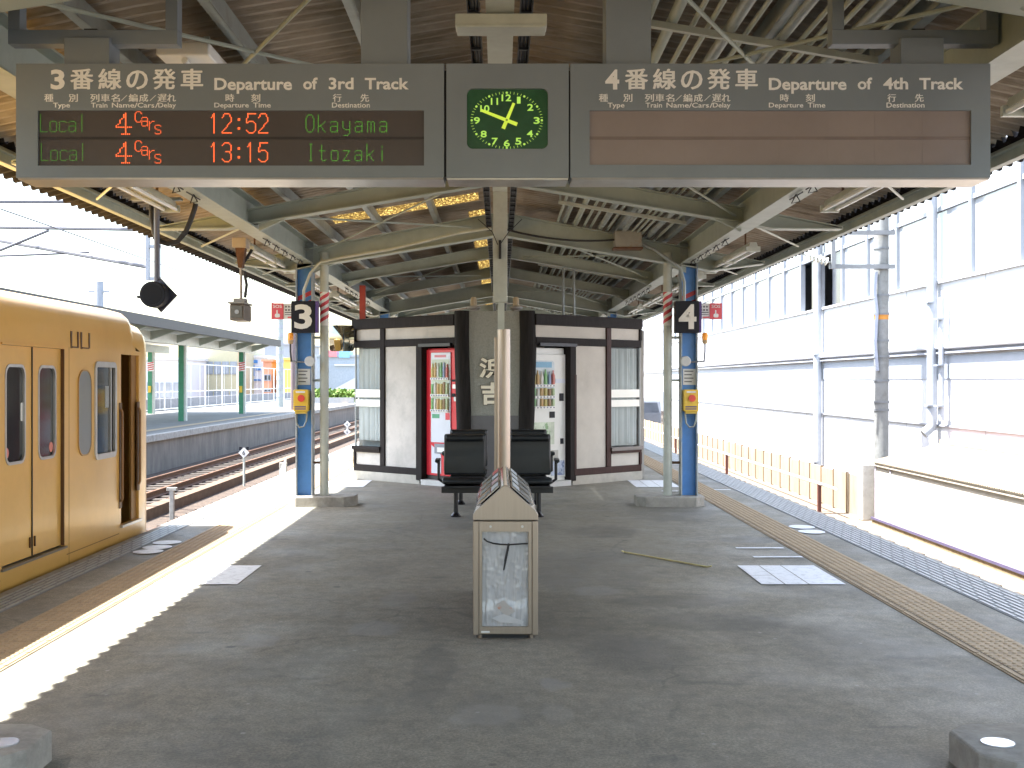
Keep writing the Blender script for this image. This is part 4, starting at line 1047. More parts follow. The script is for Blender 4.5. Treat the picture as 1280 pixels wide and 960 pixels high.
# logs
def log(px, r, lab=None):
    x = (px-625)/1500*16.95; mb = MB(); n = 22; prof = []; vs = []; fs = []
    hs = [-.02+.1*i for i in range(27)]
    for z in hs:
        for k in range(n):
            a = 2*math.pi*k/n; rr_ = r*(1+.07*mnoise.noise(Vector((math.cos(a)*1.3+px, math.sin(a)*1.3, z*1.7)))+.05*mnoise.noise(Vector((px, z*2.3, 1)))+(.08 if z < .15 else 0))
            vs.append((x+rr_*math.cos(a)+.02*math.sin(z*1.7+px), 16.95+rr_*math.sin(a), min(z, 2.5)))
    for i in range(len(hs)-1):
        for k in range(n): fs.append((i*n+k, i*n+(k+1) % n, (i+1)*n+(k+1) % n, (i+1)*n+k))
    fs.append(tuple((len(hs)-1)*n+k for k in range(n)))
    return mb.add(vs, fs).build('log_pillar', logm, hut, smooth=True)
log(579, .105); log(658, .115)
sp = MB().box(-.56, .44, 16.93, 17.0, 0, 2.5).build('stone_panel', stele, hut, .006)
MB().box(-.56, .44, 16.915, 16.928, 0, 1.02).build('dado', mat('dado_grey', (.14, .14, .145), .6), sp)
def kanji(ch, a, b, t, bt):
    D = 16.92; x0, x1 = (a-625)/1500*D, (b-625)/1500*D; z0, z1 = 1.5-(bt-477)/1500*D, 1.5-(t-477)/1500*D
    text_mb(ch, x0-.008, x1+.008, z0-.008, z1+.008, D-.0, .055, .008).build('character_outline', mat('char_edge', (.05, .045, .035), .6), sp)  # dark outline, slightly larger than the cream character in front
    text_mb(ch, x0, x1, z0, z1, D-.0105, .035, .02).build('character', letterm, sp)
kanji('浜', 599, 628, 447, 473); kanji('吉', 601, 630, 478, 506)
# side walls, back, roof
mb = MB().box(CL.x+.02, CL.x+.1, 18.75, 23.8, 0, 2.3).box(DRR.x-.1, DRR.x-.02, 18.75, 23.8, 0, 2.3).box(CL.x+.02, DRR.x-.02, 23.8, 23.9, 0, 2.3)
mb.build('side_wall', plaster, hut)
MB().prism([(CL.x+.05, 18.62), (CC.x, 17.12), (CR.x, 17.12), (DRR.x-.05, 18.62), (DRR.x-.05, 23.9), (CL.x+.05, 23.9)], 'z', 2.35, 2.44).build('roof_deck', roofdark, hut)
# rooftop lamps
for i, (px, lab) in enumerate(((592, 'left'), (645, 'right'))):
    x = (px-625)/1500*17.2
    t = thing('roof_floodlight', (x, 17.2, 2.44), 'small dish lamp on the hut roof above the %s log' % lab, 'lamp', 'dish lamps on the hut roof')
    MB().lathe([(.05, 0), (.055, .03), (.09, .05), (.095, .075), (.05, .09)], (x, 17.25, 2.5), 20).build('dish', mat('dish_grey', (.45, .43, .40), .4), t, smooth=True)
    MB().lathe([(.045, 0), (.045, .10), (.03, .13)], (x, 17.25, 2.585), 16).build('lamp_cap', mat('aged_lamp', (.55, .45, .30), .5), t, smooth=True)
    MB().box(x-.1, x+.1, 17.2, 17.3, 2.44, 2.51).build('base', rust, t)
# rectangular convex mirror on the hut corner
mir = thing('convex_mirror', (-2.45, 18.5, 1.95), 'dark curved safety mirror on the left corner of the hut', 'mirror')
vs = []; fs = []; n = 14
for j in range(n+1):
    for i in range(n+1):
        a, c = i/n*2-1, j/n*2-1; 
        vs.append((-2.43+.19*a*(1-.06*c*c), 18.42-.035*(1-a*a)-.02*(1-c*c), 2.165+.2*c*(1-.06*a*a)))
for j in range(n):
    for i in range(n): q = j*(n+1)+i; fs.append((q, q+1, q+n+2, q+n+1))
MB().add(vs, fs).build('mirror_face', mat('tarnished_mirror', (.34, .33, .27), .05, 1.0, var=.2, scale=4), mir, smooth=True)
MB().rrect(-2.62, -2.24, 1.965, 2.365, .05, 18.425, 18.45).build('mirror_back', mat('mirror_back', (.12, .09, .06), .6), mir, .006)
MB().tube([(-2.3, 18.45, 2.15), (-2.19, 18.66, 2.15)], .02, 8).build('bracket', blackst, mir)
o = MB().box(-2.19, -2.10, 18.7, 18.78, 2.3, 3.0).build('red_post', mat('faded_red_post', (.45, .06, .04), .5)); tag(o, 'thin red post rising from the hut roof left corner to canopy', 'post')
# dark conduit poles on the right of the hut roof
for x, lab in ((.95, 'left'), (1.12, 'right')):
    tag(MB().tube([(x*1.0+1.0-.95*1.0, 19, 2.44), (x+.05, 19, 2.75), (x+.05, 19, 3.3)], .02, 8).build('roof_conduit', galv), '%s of two thin grey pipes rising from hut roof to canopy' % lab, 'pipe', 'thin pipes above the hut roof')

# ------------------------------------------------------------------ vending machines
def vending(W, left):
    u2 = W.u(526) if left else W.u(714)
    u0, u1 = (u2+.065, W.u(584)) if left else (W.u(661), u2-.065); MW = u1-u0
    c = W.M @ Vector(((u0+u1)/2, .4, .075))
    lab = 'red drinks vending machine in the left bay of the hut' if left else 'white drinks vending machine in the right bay of the hut'
    t = thing('vending_machine', c, lab, 'vending machine')
    red = mat('machine_red', (.68, .03, .05), .3, var=.04); wht = mat('machine_white', (.72, .73, .70), .3, var=.03); pale = mat('machine_panel', (.66, .70, .78), .35, var=.03)
    body = red if left else wht
    zb, zt = .078, 1.985; v0 = .02
    def B(name, m, a, b_, va, vb, za_, zb_, par=t, bev=0): return MB(W.M).box(u0+a, u0+b_, v0+va, v0+vb, za_, zb_).build(name, m, par, bev)
    B('cabinet', body, 0, MW, .06, .7, zb, zt, t, .012)
    if left:
        # window shown at the left of the visible part
        wx0_, wx1_ = W.u(536.5)-u0, W.u(561)-u0
        B('door', red, 0.0, MW, .03, .058, zb+.06, zt-.02, t, .01)
        pn = B('front_panel', pale, wx0_, wx1_, .012, .029, .62, 1.92, t, .006)
        mb = MB(W.M); 
        d = B('display_window', mat('display_back', (.55, .62, .52), .6), wx0_+.02, wx1_-.02, .008, .0115, 1.06, 1.82)
        B('logo', mat('faded_red_logo', (.65, .22, .26), .4), wx0_+.08, wx1_-.09, .009, .0115, 1.85, 1.885)
        rows = [(1.56, 1.80, (.20, .36, .16)), (1.32, 1.50, (.45, .2, .12)), (1.10, 1.27, (.3, .22, .14))]
        B('green_sticker', mat('green_sticker', (.10, .35, .2), .5), wx0_+.03, wx0_+.18, .009, .0115, .97, 1.03); B('red_sticker', redp, wx1_-.10, wx1_-.01, .009, .0115, .95, 1.05)
        B('pickup_flap', mat('pickup_grey', (.25, .28, .33), .3), wx0_+.08, wx1_+.01, .005, .029, .46, .60, t, .005)
        B('pickup_lip', whitep, wx0_+.14, wx1_-.01, .002, .0045, .48, .55)
        MB(W.M).prism([(u0+wx0_, .17), (u0+wx0_+.2, .17), (u0+wx0_+.2, .44), (u0+wx0_, .58)], 'y', v0+.024, v0+.0295).build('lower_panel', pale, t)
        x_ = wx1_+.015; B('coin_plate', alu, x_+.02, x_+.1, .02, .029, 1.40, 1.46); B('coin_slot', blackp, x_, x_+.07, .02, .0295, 1.28, 1.33); B('return_cup', whitep, x_+.05, x_+.11, .015, .0295, 1.22, 1.28); B('bill_slot', blackp, x_, x_+.11, .022, .0295, 1.5, 1.53)
        B('foot_strip', blackst, .02, MW-.02, .03, .058, zb, zb+.055)
    else:
        wx0_, wx1_ = W.u(665)-u0, W.u(695.5)-u0
        B('door', wht, 0, MW, .03, .058, zb+.04, zt-.09, t, .01)
        d = MB(W.M).rrect(u0+wx0_, u0+wx1_, 1.12, 1.80, .06, v0+.02, v0+.0295).build('display_window', mat('display_back_b', (.55, .62, .66), .5), t)
        B('display_header', mat('blue_header', (.18, .38, .55), .5), wx0_+.05, wx1_-.06, .012, .0195, 1.70, 1.78, d)
        rows = [(1.46, 1.69, (.25, .30, .12)), (1.30, 1.42, (.4, .42, .5)), (1.15, 1.27, (.5, .42, .32))]
        B('price_panel', pale, wx1_+.03, MW-.02, .022, .0295, 1.48, 1.54); B('coin_slot', blackp, MW-.13, MW-.05, .015, .0295, 1.22, 1.33, t, .005); B('return_cup', blackp, wx1_-.09, wx1_+.01, .02, .0295, .98, 1.07)
        B('poster', mat('green_poster', (.55, .62, .5), .5, var=.3, scale=4, dirt=(.12, .3, .1), dscale=5, dlo=.5, dhi=.55), wx0_, wx1_, .022, .0295, .60, .92); B('pickup_flap', mat('pickup_tan', (.45, .44, .40), .4), wx0_, wx1_+.06, .0, .0295, .36, .52, t, .006)
        B('lock_plate', blackp, MW-.11, MW-.05, .02, .0295, .60, .68); B('kick_pattern', mat('blue_swoosh', (.45, .52, .65), .4, var=.3, scale=9, dirt=(.12, .17, .35), dscale=7, dlo=.5, dhi=.55), wx1_-.06, MW-.03, .024, .0295, .15, .36)
        B('foot_strip', wht, .02, MW-.02, .03, .058, zb, zb+.035)
    # bottles
    rnd = random.Random(3 if left else 9); pal = [(.25, .5, .22), (.62, .55, .22), (.6, .2, .17), (.7, .7, .68), (.36, .24, .15), (.28, .36, .55), (.62, .42, .2), (.5, .62, .38)]
    for ri, (z0, z1, colr) in enumerate(rows):
        n = 6
        for k in range(n):
            cx = u0+wx0_+.05+(wx1_-wx0_-.1)*k/(n-1); h = (z1-z0)*rnd.uniform(.8, .96); r = min(.026, (wx1_-wx0_)*.055)
            m = mat('drink_%d' % rnd.randrange(8) if False else 'drink_colour_%d' % (k*3 % 8 if ri else (k*5+1) % 8), pal[(k*3 % 8) if ri else (k*5+1) % 8], .3)
            tall = ri == 0
            pr = [(r, 0), (r, h*.62), (r*.4, h*.82), (r*.4, h)] if tall else [(r*.9, 0), (r, h*.08), (r, h*.9), (r*.85, h)]
            MB(W.M).lathe(pr, (cx, v0-.004, z0), 8).build('bottle' if tall else 'can', m, d, smooth=True)
        B('shelf_strip', whitep, wx0_+.02, wx1_-.02, -.02, .0075, z0-.035, z0-.003, d)
        mb = MB(W.M)
        for k in range(7): 
            cx = u0+wx0_+.05+(wx1_-wx0_-.1)*k/6; mb.box(cx-.012, cx+.012, v0-.024, v0-.0205, z0-.028, z0-.012)
        mb.build('select_buttons', mat('button_dark', (.1, .12, .2), .4), d)
vending(WLf, True); vending(WRf, False)

# ------------------------------------------------------------------ items hanging under the left eave
# round signal lamp with diamond back plate
t = thing('departure_signal', (-2.72, 9.6, 2.1), 'black round signal lamp on a diamond plate hanging from a pole', 'signal')
c = at(200, 369, 9.6)
MB().add([(c.x+.128, 9.62, c.z), (c.x, 9.62, c.z+.135), (c.x-.128, 9.62, c.z), (c.x, 9.62, c.z-.135), (c.x+.128, 9.65, c.z), (c.x, 9.65, c.z+.135), (c.x-.128, 9.65, c.z), (c.x, 9.65, c.z-.135)],
         [(0, 1, 2, 3), (7, 6, 5, 4), (0, 1, 5, 4), (1, 2, 6, 5), (2, 3, 7, 6), (3, 0, 4, 7)]).build('diamond_plate', mat('blue_black_plate', (.03, .035, .07), .4), t)
MB().cyl((c.x-.03, 9.49, c.z), .104, .13, 'y', 28).build('lamp_housing', blackp, t, .008, smooth=True)
MB().cyl((c.x-.03, 9.487, c.z), .082, .004, 'y', 24).build('lens', mat('dark_lens', (.010, .010, .013), .4, spec=.15), t, smooth=True)
MB().cyl((c.x-.145, 9.5, c.z-.02), .012, .1, 'y', 8).build('side_knob', blackst, t)
px_ = (196-625)/1500*9.64
MB().tube([(px_, 9.64, c.z+.06), (px_, 9.64, 2.97)], .023, 12).build('pole', mat('grey_blue_pole', (.12, .13, .18), .4), t, smooth=True)
MB().box(px_-.2, px_+.2, 9.6, 9.68, 2.955, 2.975).build('mount_bar', galv, t)
def hose(pts, r, lab):
    return tag(MB().tube(pts, r, 10).build('cable_hose', rubber, None, smooth=True), lab, 'cable')
P_ = lambda px, py, D=9.7: tuple(at(px, py, D))
hose([P_(189, 255), P_(190, 275), P_(193, 292), P_(200, 302), P_(210, 305), P_(222, 302), P_(232, 290), P_(238, 276), P_(243, 262), P_(246, 248), P_(248, 236, 9.9)], .021, 'thick black cable loop hanging below the left eave by the signal')
hose([P_(191, 254, 9.72), P_(188, 268, 9.72), P_(191, 284, 9.72), P_(196, 300, 9.7)], .014, 'short thin black cable beside the signal pole')
# surveillance camera
c = at(300, 390, 12.2)
t = thing('surveillance_camera', (c.x, 12.2, c.z-.08), 'brown box camera hanging from a pole under the left eave', 'camera')
MB().box(c.x-.085, c.x+.065, 12.1, 12.45, c.z-.09, c.z+.075).build('housing', mat('camera_brown', (.20, .17, .145), .45), t, .012)
MB().box(c.x-.095, c.x+.075, 12.06, 12.47, c.z+.078, c.z+.095).build('sun_shield', camgrey, t, .004)
MB().box(c.x-.065, c.x+.045, 12.085, 12.099, c.z-.065, c.z+.055).build('front_glass', mat('camera_front', (.06, .05, .045), .15), t)
MB().cyl((c.x-.005, 12.07, c.z-.005), .022, .014, 'y', 16).build('lens', mat('lens_pale', (.35, .36, .4), .1), t, smooth=True)
MB().box(c.x-.07, c.x+.05, 12.2, 12.34, c.z+.10, c.z+.14).build('swivel', camgrey, t, .004)
MB().tube([(c.x, 12.25, c.z+.13), (c.x, 12.25, 2.92)], .014, 10).build('pole', mat('pole_rusty_grey', (.35, .31, .27), .5), t, smooth=True)
MB().tube([(c.x+.04, 12.25, c.z+.15), (c.x+.055, 12.26, c.z+.28), (c.x+.03, 12.25, c.z+.42)], .016, 8).build('cable', rubber, t, smooth=True)
MB().add([(c.x-.05, 12.2, 2.86), (c.x+.05, 12.2, 2.86), (c.x+.02, 12.2, 2.66), (c.x-.02, 12.2, 2.66), (c.x-.05, 12.3, 2.86), (c.x+.05, 12.3, 2.86), (c.x+.02, 12.3, 2.66), (c.x-.02, 12.3, 2.66)],
         [(0, 1, 2, 3), (7, 6, 5, 4), (0, 1, 5, 4), (1, 2, 6, 5), (2, 3, 7, 6), (3, 0, 4, 7)]).build('bracket', rust, t)
MB().box(c.x-.07, c.x+.07, 12.15, 12.35, 2.86, 2.96).build('mount_box', mat('mount_tan', (.42, .35, .27), .6), t, .006)
hose([tuple(at(303, 330, 12.3)), tuple(at(309, 322, 12.3)), tuple(at(315, 312, 12.3))], .016, 'short black cable at the foot of the camera bracket')

# thin yellow stick on the platform
a = (1.09, 10.5, .009); c = (1.67, 9.66, .009)
t = MB().tube([(a[0]-.03, a[1]-.02, .022), a, (1.4, 10.06, .008), c, (c[0]+.03, c[1]-.02, .02)], [.005, .007, .007, .007, .005], 8).build('bamboo_stick', mat('yellow_stick', (.55, .47, .22), .5), None, smooth=True)
tag(t, 'thin yellow stick lying on the platform right of the bin', 'stick')

# ------------------------------------------------------------------ yellow train
TX = -3.6; TE = 12.2
tr = thing('train_car', (-5.06, 3, -.9), 'ochre yellow train car standing at the left platform edge', 'train')
YT0 = -7.5
# side: grid with openings (y, z)
def wall_holes(x, y0, y1, z0, z1, holes, th=.03):
    ysx = sorted(set([y0, y1]+[h[0] for h in holes]+[h[1] for h in holes])); zsx = sorted(set([z0, z1]+[h[2] for h in holes]+[h[3] for h in holes])); mb = MB()
    inside = lambda y, z: any(h[0] < y < h[1] and h[2] < z < h[3] for h in holes)
    vs = {}; V = []; F = []
    def vid(y, z):
        if (y, z) not in vs: vs[(y, z)] = len(V); V.append((x, y, z))
        return vs[(y, z)]
    for i in range(len(ysx)-1):
        for j in range(len(zsx)-1):
            if not inside((ysx[i]+ysx[i+1])/2, (zsx[j]+zsx[j+1])/2): F.append((vid(ysx[i], zsx[j]), vid(ysx[i+1], zsx[j]), vid(ysx[i+1], zsx[j+1]), vid(ysx[i], zsx[j+1])))
    mb.add(V, F)
    for h in holes:   # reveals
        for (p, q) in (((h[0], h[2]), (h[1], h[2])), ((h[1], h[2]), (h[1], h[3])), ((h[1], h[3]), (h[0], h[3])), ((h[0], h[3]), (h[0], h[2]))):
            mb.add([(x, p[0], p[1]), (x, q[0], q[1]), (x-th, q[0], q[1]), (x-th, p[0], p[1])], [(0, 1, 2, 3)])
    return mb
doors = [(8.67, 9.92), (2.3, 3.55)]
holes = [(d0, d1, .14, 1.77) for d0, d1 in doors]+[(11.37, 11.96, .14, 1.76)]
wins = [(10.645, 11.245, .80, 1.68, 'silver'), (10.24, 10.55, .87, 1.59, 'narrow')]+[(y, y+1.15, .82, 1.66, 'silver') for y in (4.0, 5.4, 6.8)]
for (a, c, d, e, k) in wins: holes.append((a+.03, c-.03, d+.03, e-.03))
side = wall_holes(TX, YT0, 12.0, -.35, 1.80, holes).build('body_side', trainy, tr, smooth=False)
prof = [(-3.6, 1.80), (-3.605, 1.95), (-3.618, 2.05), (-3.645, 2.12), (-3.70, 2.165), (-3.85, 2.205), (-4.3, 2.27), (-4.7, 2.31), (-5.06, 2.32)]
full = prof+[(-10.12-p[0], p[1]) for p in prof[-2::-1]]
mb = MB(); Y = [YT0, 11.75, 11.83, 11.9]; sc = [1, 1, 1, 1]; vs = []; fs = []
secs = [(YT0, 0, 0), (11.70, 0, 0), (11.80, .012, .02), (11.87, .04, .055)]
for (yy, ins, dz) in secs:
    for (x, z) in full:
        f = (z-1.8)/.54
        vs.append((x+(-ins if x > -5.06 else ins)*f*2, yy, z-dz*f))
n = len(full)
for i in range(len(secs)-1):
    for k in range(n-1): fs.append((i*n+k, i*n+k+1, (i+1)*n+k+1, (i+1)*n+k))
fs.append(tuple((len(secs)-1)*n+k for k in range(n)))
mb.add(vs, fs).build('roof', trainy, tr, smooth=True)
# front end: rounded cab corner, lower brow than the roof
mb = MB(); vs = []; fs = []
secs = [(11.6, 0, 0), (12.16, .003, .01), (12.28, .02, .04), (12.37, .07, .10), (12.41, .14, .17), (12.42, .25, .3)]
fp = [(-3.6, -.35), (-3.6, .6), (-3.6, 1.80), (-3.607, 1.90), (-3.625, 1.98), (-3.67, 2.05), (-3.78, 2.10), (-4.0, 2.15), (-4.5, 2.2), (-5.06, 2.22)]
full2 = fp+[(-10.12-p[0], p[1]) for p in fp[-2::-1]]; n = len(full2)
for (yy, ins, dz) in secs:
    for (x, z) in full2:
        s_ = 1 if x > -5.06 else -1
        vs.append((x-s_*ins, yy if z > 1.801 or yy >= 12.0 else 12.0, z-dz*max(0, (z-1.7)/.5)))
for i in range(len(secs)-1):
    for k in range(n-1): fs.append((i*n+k, i*n+k+1, (i+1)*n+k+1, (i+1)*n+k))
fs.append(tuple((len(secs)-1)*n+k for k in range(n)))
mb.add(vs, fs).build('cab_front', trainy, tr, smooth=True)
MB().add([(-6.52, YT0, -.35), (-6.52, 12, -.35), (-6.52, 12, 1.8), (-6.52, YT0, 1.8)], [(0, 1, 2, 3)]).build('far_side', trainy, tr)
MB().box(-6.5, -3.62, YT0, 12.1, -.36, -.33).box(-6.5, -3.63, YT0, YT0+.05, -.33, 2.2).build('floor_pan', blackst, tr)
MB().box(-6.4, -3.8, YT0, 11.9, .05, .12).box(-6.45, -6.4, YT0, 11.9, .12, 1.8).box(-6.4, -3.66, 10.02, 10.06, .12, 2.1).build('interior', mat('train_interior', (.32, .30, .27), .7), tr)
MB().box(-6.35, -5.9, 4, 10.0, .12, .95).box(-6.35, -5.8, 4, 10.0, .12, .5).build('interior_seat', mat('seat_maroon', (.18, .03, .035), .7), tr)
for (d0, d1) in doors:
    m_ = (d0+d1)/2
    for (a, c, q) in ((d0, m_-.006, 0), (m_+.006, d1, 1)):
        x = TX-.028
        w0, w1, wz0_, wz1_ = a+.12, c-.12, .88, 1.63
        leaf = wall_holes(x, a+.002, c-.002, .152, 1.768, [(w0+.012, w1-.012, wz0_+.012, wz1_-.012)], .02).build('door_leaf', trainy, tr)
        MB().ring(w0, w1, wz0_, wz1_, .085, .022, x-.012, x+.006, 5, 'yz').build('window_frame', alu, leaf)
        MB().box(x-.02, x-.014, w0+.01, w1-.01, wz0_+.01, wz1_-.01).build('window_pane', tglass, leaf)
        # corner plates behind the rounded frame
        # corner plates behind the rounded frame
        mb = MB(); r = .06
        for (cy, cz, sy, sz) in ((w0+.012, wz0_+.012, 1, 1), (w1-.012, wz0_+.012, -1, 1), (w0+.012, wz1_-.012, 1, -1), (w1-.012, wz1_-.012, -1, -1)):
            mb.add([(x-.001, cy, cz), (x-.001, cy+sy*r, cz), (x-.001, cy+sy*r*.29, cz+sz*r*.29), (x-.001, cy, cz+sz*r)], [(0, 1, 2, 3)])
        mb.build('corner_plate', trainy, leaf)
        ys_ = w1-.055 if q == 0 else w0+.02
        MB().rrect(ys_, ys_+.04, 1.20, 1.34, .012, x-.0135, x-.012, 3, 'yz').build('white_sticker', whitep, leaf)
        yr = w0+.06 if q == 0 else w1-.07
        MB().cyl((x-.0137, yr, .97), .042, .002, 'x', 16).build('round_sticker', mat('pink_sticker', (.7, .25, .2), .5), leaf)
        MB().box(x+.001, x+.012, (c-.05 if q == 0 else a+.035), (c-.035 if q == 0 else a+.05), .22, .30).build('latch', traindark, leaf)
    MB().box(TX-.026, TX-.02, m_-.0055, m_+.0055, .152, 1.768).build('door_rubber', rubber, tr)
    MB().box(TX-.03, TX+.02, d0-.02, d1+.02, .125, .142).build('door_sill', mat('sill_steel', (.22, .2, .18), .4, .5), tr)
    MB().box(TX-.002, TX+.014, d0-.02, d1+.02, 1.772, 1.785).build('drip_rail', trainy, tr)
    MB().box(TX-.0275, TX-.0005, d1-.012, d1-.0005, .15, 1.768).build('door_edge_seal', traindark, tr)
for (a, c, d, e, k) in wins:
    if k == 'silver':
        wf = MB().ring(a, c, d, e, .07, .05, TX-.012, TX+.012, 5, 'yz').build('window_frame', alu, tr)
        MB().box(TX-.026, TX-.018, a+.03, c-.03, d+.03, e-.03).build('window_pane', tglass, wf)
        MB().box(TX-.017, TX-.004, c-.13, c-.105, d+.05, e-.05).build('sliding_bar', alu, wf)
        MB().box(TX-.0175, TX-.0155, c-.25, c-.15, e-.42, e-.22).build('notice', mat('pale_notice', (.35, .38, .4), .5), wf)
    else:
        wf = MB().rrect(a, c, d, e, .12, TX-.004, TX+.006, 6, 'yz').build('blind_window', tgrey, tr)
        MB().ring(a-.012, c+.012, d-.012, e+.012, .13, .012, TX-.002, TX+.009, 6, 'yz').build('blind_frame', mat('ochre_edge', (.45, .25, .07), .4), wf)
mb = MB()
for yy in (10.02, 8.5, 7.98): mb.box(TX-.001, TX+.0012, yy, yy+.006, -.3, 1.79)
mb.box(TX-.001, TX+.0014, YT0, 8.64, .06, .068).box(TX-.001, TX+.0014, 9.97, 11.34, .06, .068)
mb.build('panel_seam', mat('seam_brown', (.30, .16, .05), .6), tr)
# crew doorway
MB().box(TX-.75, TX-.7, 11.3, 12.0, .1, 1.8).build('cab_interior', blackp, tr)
MB().box(TX-.03-.02, TX-.032, 11.37, 11.50, .14, 1.76).build('crew_door', trainy, tr)
MB().box(TX-.045, TX-.025, 11.80, 11.96, .14, 1.76).build('crew_door_post', mat('brown_jamb', (.28, .14, .035), .5), tr)
for (yy, za_, zb_) in ((11.37, .3, 1.3), (11.93, .42, 1.3)):
    MB().box(TX-.004, TX+.006, yy-.035, yy+.04, za_, zb_).build('handrail_recess', traindark, tr)
    MB().tube([(TX+.008, yy, za_+.06), (TX+.022, yy, za_+.09), (TX+.022, yy, zb_-.09), (TX+.008, yy, zb_-.06)], .012, 8).build('handrail', mat('brown_rail', (.30, .15, .05), .4), tr, smooth=True)
MB().box(TX-.02, TX+.03, 11.36, 11.97, .115, .138).build('crew_step', alu, tr)
for (a, hh) in ((10.06, 1), (10.22, 0), (10.30, 1), (10.5, 0)):
    MB().box(TX-.001, TX+.004, a, a+.03, 1.78 if hh else 1.79, 1.925).build('vent_slot', traindark, tr)
MB().box(TX-.001, TX+.004, 10.1, 10.24, 1.785, 1.797).box(TX-.001, TX+.004, 10.34, 10.5, 1.785, 1.797).build('vent_lip', traindark, tr)
mb = MB()
for yb in (-4.5, 9.2):
    for dy in (-1.05, 1.05):
        for s in (-1, 1): mb.cyl((-5.06+s*.5, yb+dy, -.45), .43, s*.12, 'x', 24)
    mb.box(-5.9, -4.2, yb-1.5, yb+1.5, -.6, -.4)
mb.build('bogie', blackst, tr)

# ------------------------------------------------------------------ opposite platform (left)
op = MB().box(-17.2, -9.75, 8, 150, -1.2, .02).build('opposite_platform', mat('far_platform_top', (.16, .155, .14), .85, var=.2, scale=1.5)); struct(op)
o = MB().box(-9.748, -9.66, 8, 150, -1.2, -.16).build('opposite_platform_wall', darkconc); struct(o)
o = MB().box(-9.75, -9.56, 8, 150, -.16, .03).build('opposite_platform_edge', concrete, None, .01); struct(o)
o = sheet(-10.75, -10.4, 8, 150, .028).build('opposite_tactile_paving', tact); struct(o)
oc = thing('opposite_canopy', (-14, 45, 3), 'grey roofed canopy over the opposite platform on the left', 'canopy')
MB().prism([(-10.75, 3.34), (-10.7, 3.50), (-14, 3.74), (-17.3, 3.50), (-17.25, 3.34), (-14, 3.54)], 'y', 20, 58.5).build('roof', roofdark, oc)
MB().box(-10.82, -10.70, 20, 58.6, 3.20, 3.52).build('fascia', mat('dark_fascia', (.028, .026, .026), .6), oc)
for x in (-11.9, -16.1): MB().box(x-.12, x+.12, 20, 58, 2.85, 3.2).build('girder', cream2, oc)
for yy in [24+3.3*i for i in range(11)]:
    MB().prism([(-10.85, 3.24), (-11.8, 2.9), (-11.8, 3.2), (-10.85, 3.33)], 'y', yy-.06, yy+.06).build('bracket', cream, oc)
MB().prism([(-10.85, 3.32), (-14, 3.53), (-17.2, 3.32)], 'y', 20.1, 58.4).build('soffit', cream, oc)
gcg = 'green columns of the opposite canopy'
for x, nm in ((-11.9, 'near row'), (-16.1, 'far row')):
    for yy in (24.6, 34.8, 45, 55.4):
        t = thing('green_column', (x, yy, .02), 'green steel column of the opposite canopy, %s, %s from the camera' % (nm, {24.6: 'nearest', 34.8: 'second', 45: 'third', 55.4: 'farthest'}[yy]), 'column', gcg)
        MB().box(x-.13, x+.07, yy-.13, yy+.13, .02, 2.86).build('shaft', greencol, t)
        MB().box(x+.072, x+.15, yy-.12, yy+.12, .02, 2.86).build('side_flange', cream2, t)
        if yy > 50:
            MB().box(x-.135, x+.155, yy-.135, yy-.128, 1.98, 2.4).build('hazard_band', whitep, t)
            mb = MB()
            for q in range(4): mb.add([(x-.135, yy-.1365, 2.0+q*.1), (x+.15, yy-.1365, 2.06+q*.1), (x+.15, yy-.1365, 2.11+q*.1), (x-.135, yy-.1365, 2.05+q*.1)], [(0, 1, 2, 3)])
            mb.build('hazard_stripe', redp, t)
            MB().box(x-.09, x+.03, yy-.2, yy-.13, 1.0, 1.3).build('yellow_box', yellowbox, t)
# tall white mesh fence and low grey wall behind the opposite platform
t = thing('mesh_fence', (-17.0, 70, .02), 'tall white pipe fence behind the opposite platform', 'fence')
for i in range(14):
    yy = 44+i*4.2; MB().box(-17.03, -16.97, yy, yy+.06, .02, 2.5).build('post', whitep, t)
for z in (.08, .95, 2.45): MB().box(-17.02, -16.98, 44, 100, z, z+.05).build('rail', whitep, t)
mb = MB()
for i in range(28): mb.box(-17.008, -16.996, 44+i*2, 44.014+i*2, .1, 2.45)
mb.build('mesh_wire', whitep, t)
o = MB().box(-17.5, -17.3, 30, 150, -1.2, .62).build('low_wall', mat('grey_block_wall', (.22, .22, .23), .9, var=.15)); tag(o, 'low grey wall behind the white mesh fence on the left', 'wall')
# background buildings on the left
def bld(name, px0, px1, ytop, D, m, lab, depth=10, bands=(), wm=winm, base=-1.2):
    x0, x1 = (px0-625)/1500*D, (px1-625)/1500*D; zt = 1.5+(477-ytop)/1500*D
    t = thing(name, ((x0+x1)/2, D+depth/2, base), lab, 'building', 'buildings beyond the opposite platform')
    MB().box(x0, x1, D, D+depth, base, zt).build('wall', m, t)
    MB().box(x0-.15, x1+.15, D-.15, D+depth+.1, zt, zt+.2).build('parapet', m, t)
    for (ya, yb, n) in bands:
        za_, zb_ = 1.5-(yb-477)/1500*D, 1.5-(ya-477)/1500*D
        for k in range(n):
            a = x0+(x1-x0)*(k+.08)/n; c = x0+(x1-x0)*(k+.92)/n
            f = MB().box(a, c, D-.06, D-.002, za_, zb_).build('window', bluegrey, t)
            MB().box(a+.08, (a+c)/2-.04, D-.075, D-.061, za_+.08, zb_-.08).box((a+c)/2+.04, c-.08, D-.075, D-.061, za_+.08, zb_-.08).build('pane', wm, f)
    return t
bld('yellow_building', 237, 297, 428, 105, mat('pale_yellow_render', (.46, .42, .28), .8, var=.05), 'pale yellow building with two rows of windows beyond the left platform', 12, ((452, 468, 6), (489, 511, 6)))
bld('white_building', 150, 232, 450, 98, whitewall, 'white low building left of the pale yellow one', 10, ((478, 498, 5),))
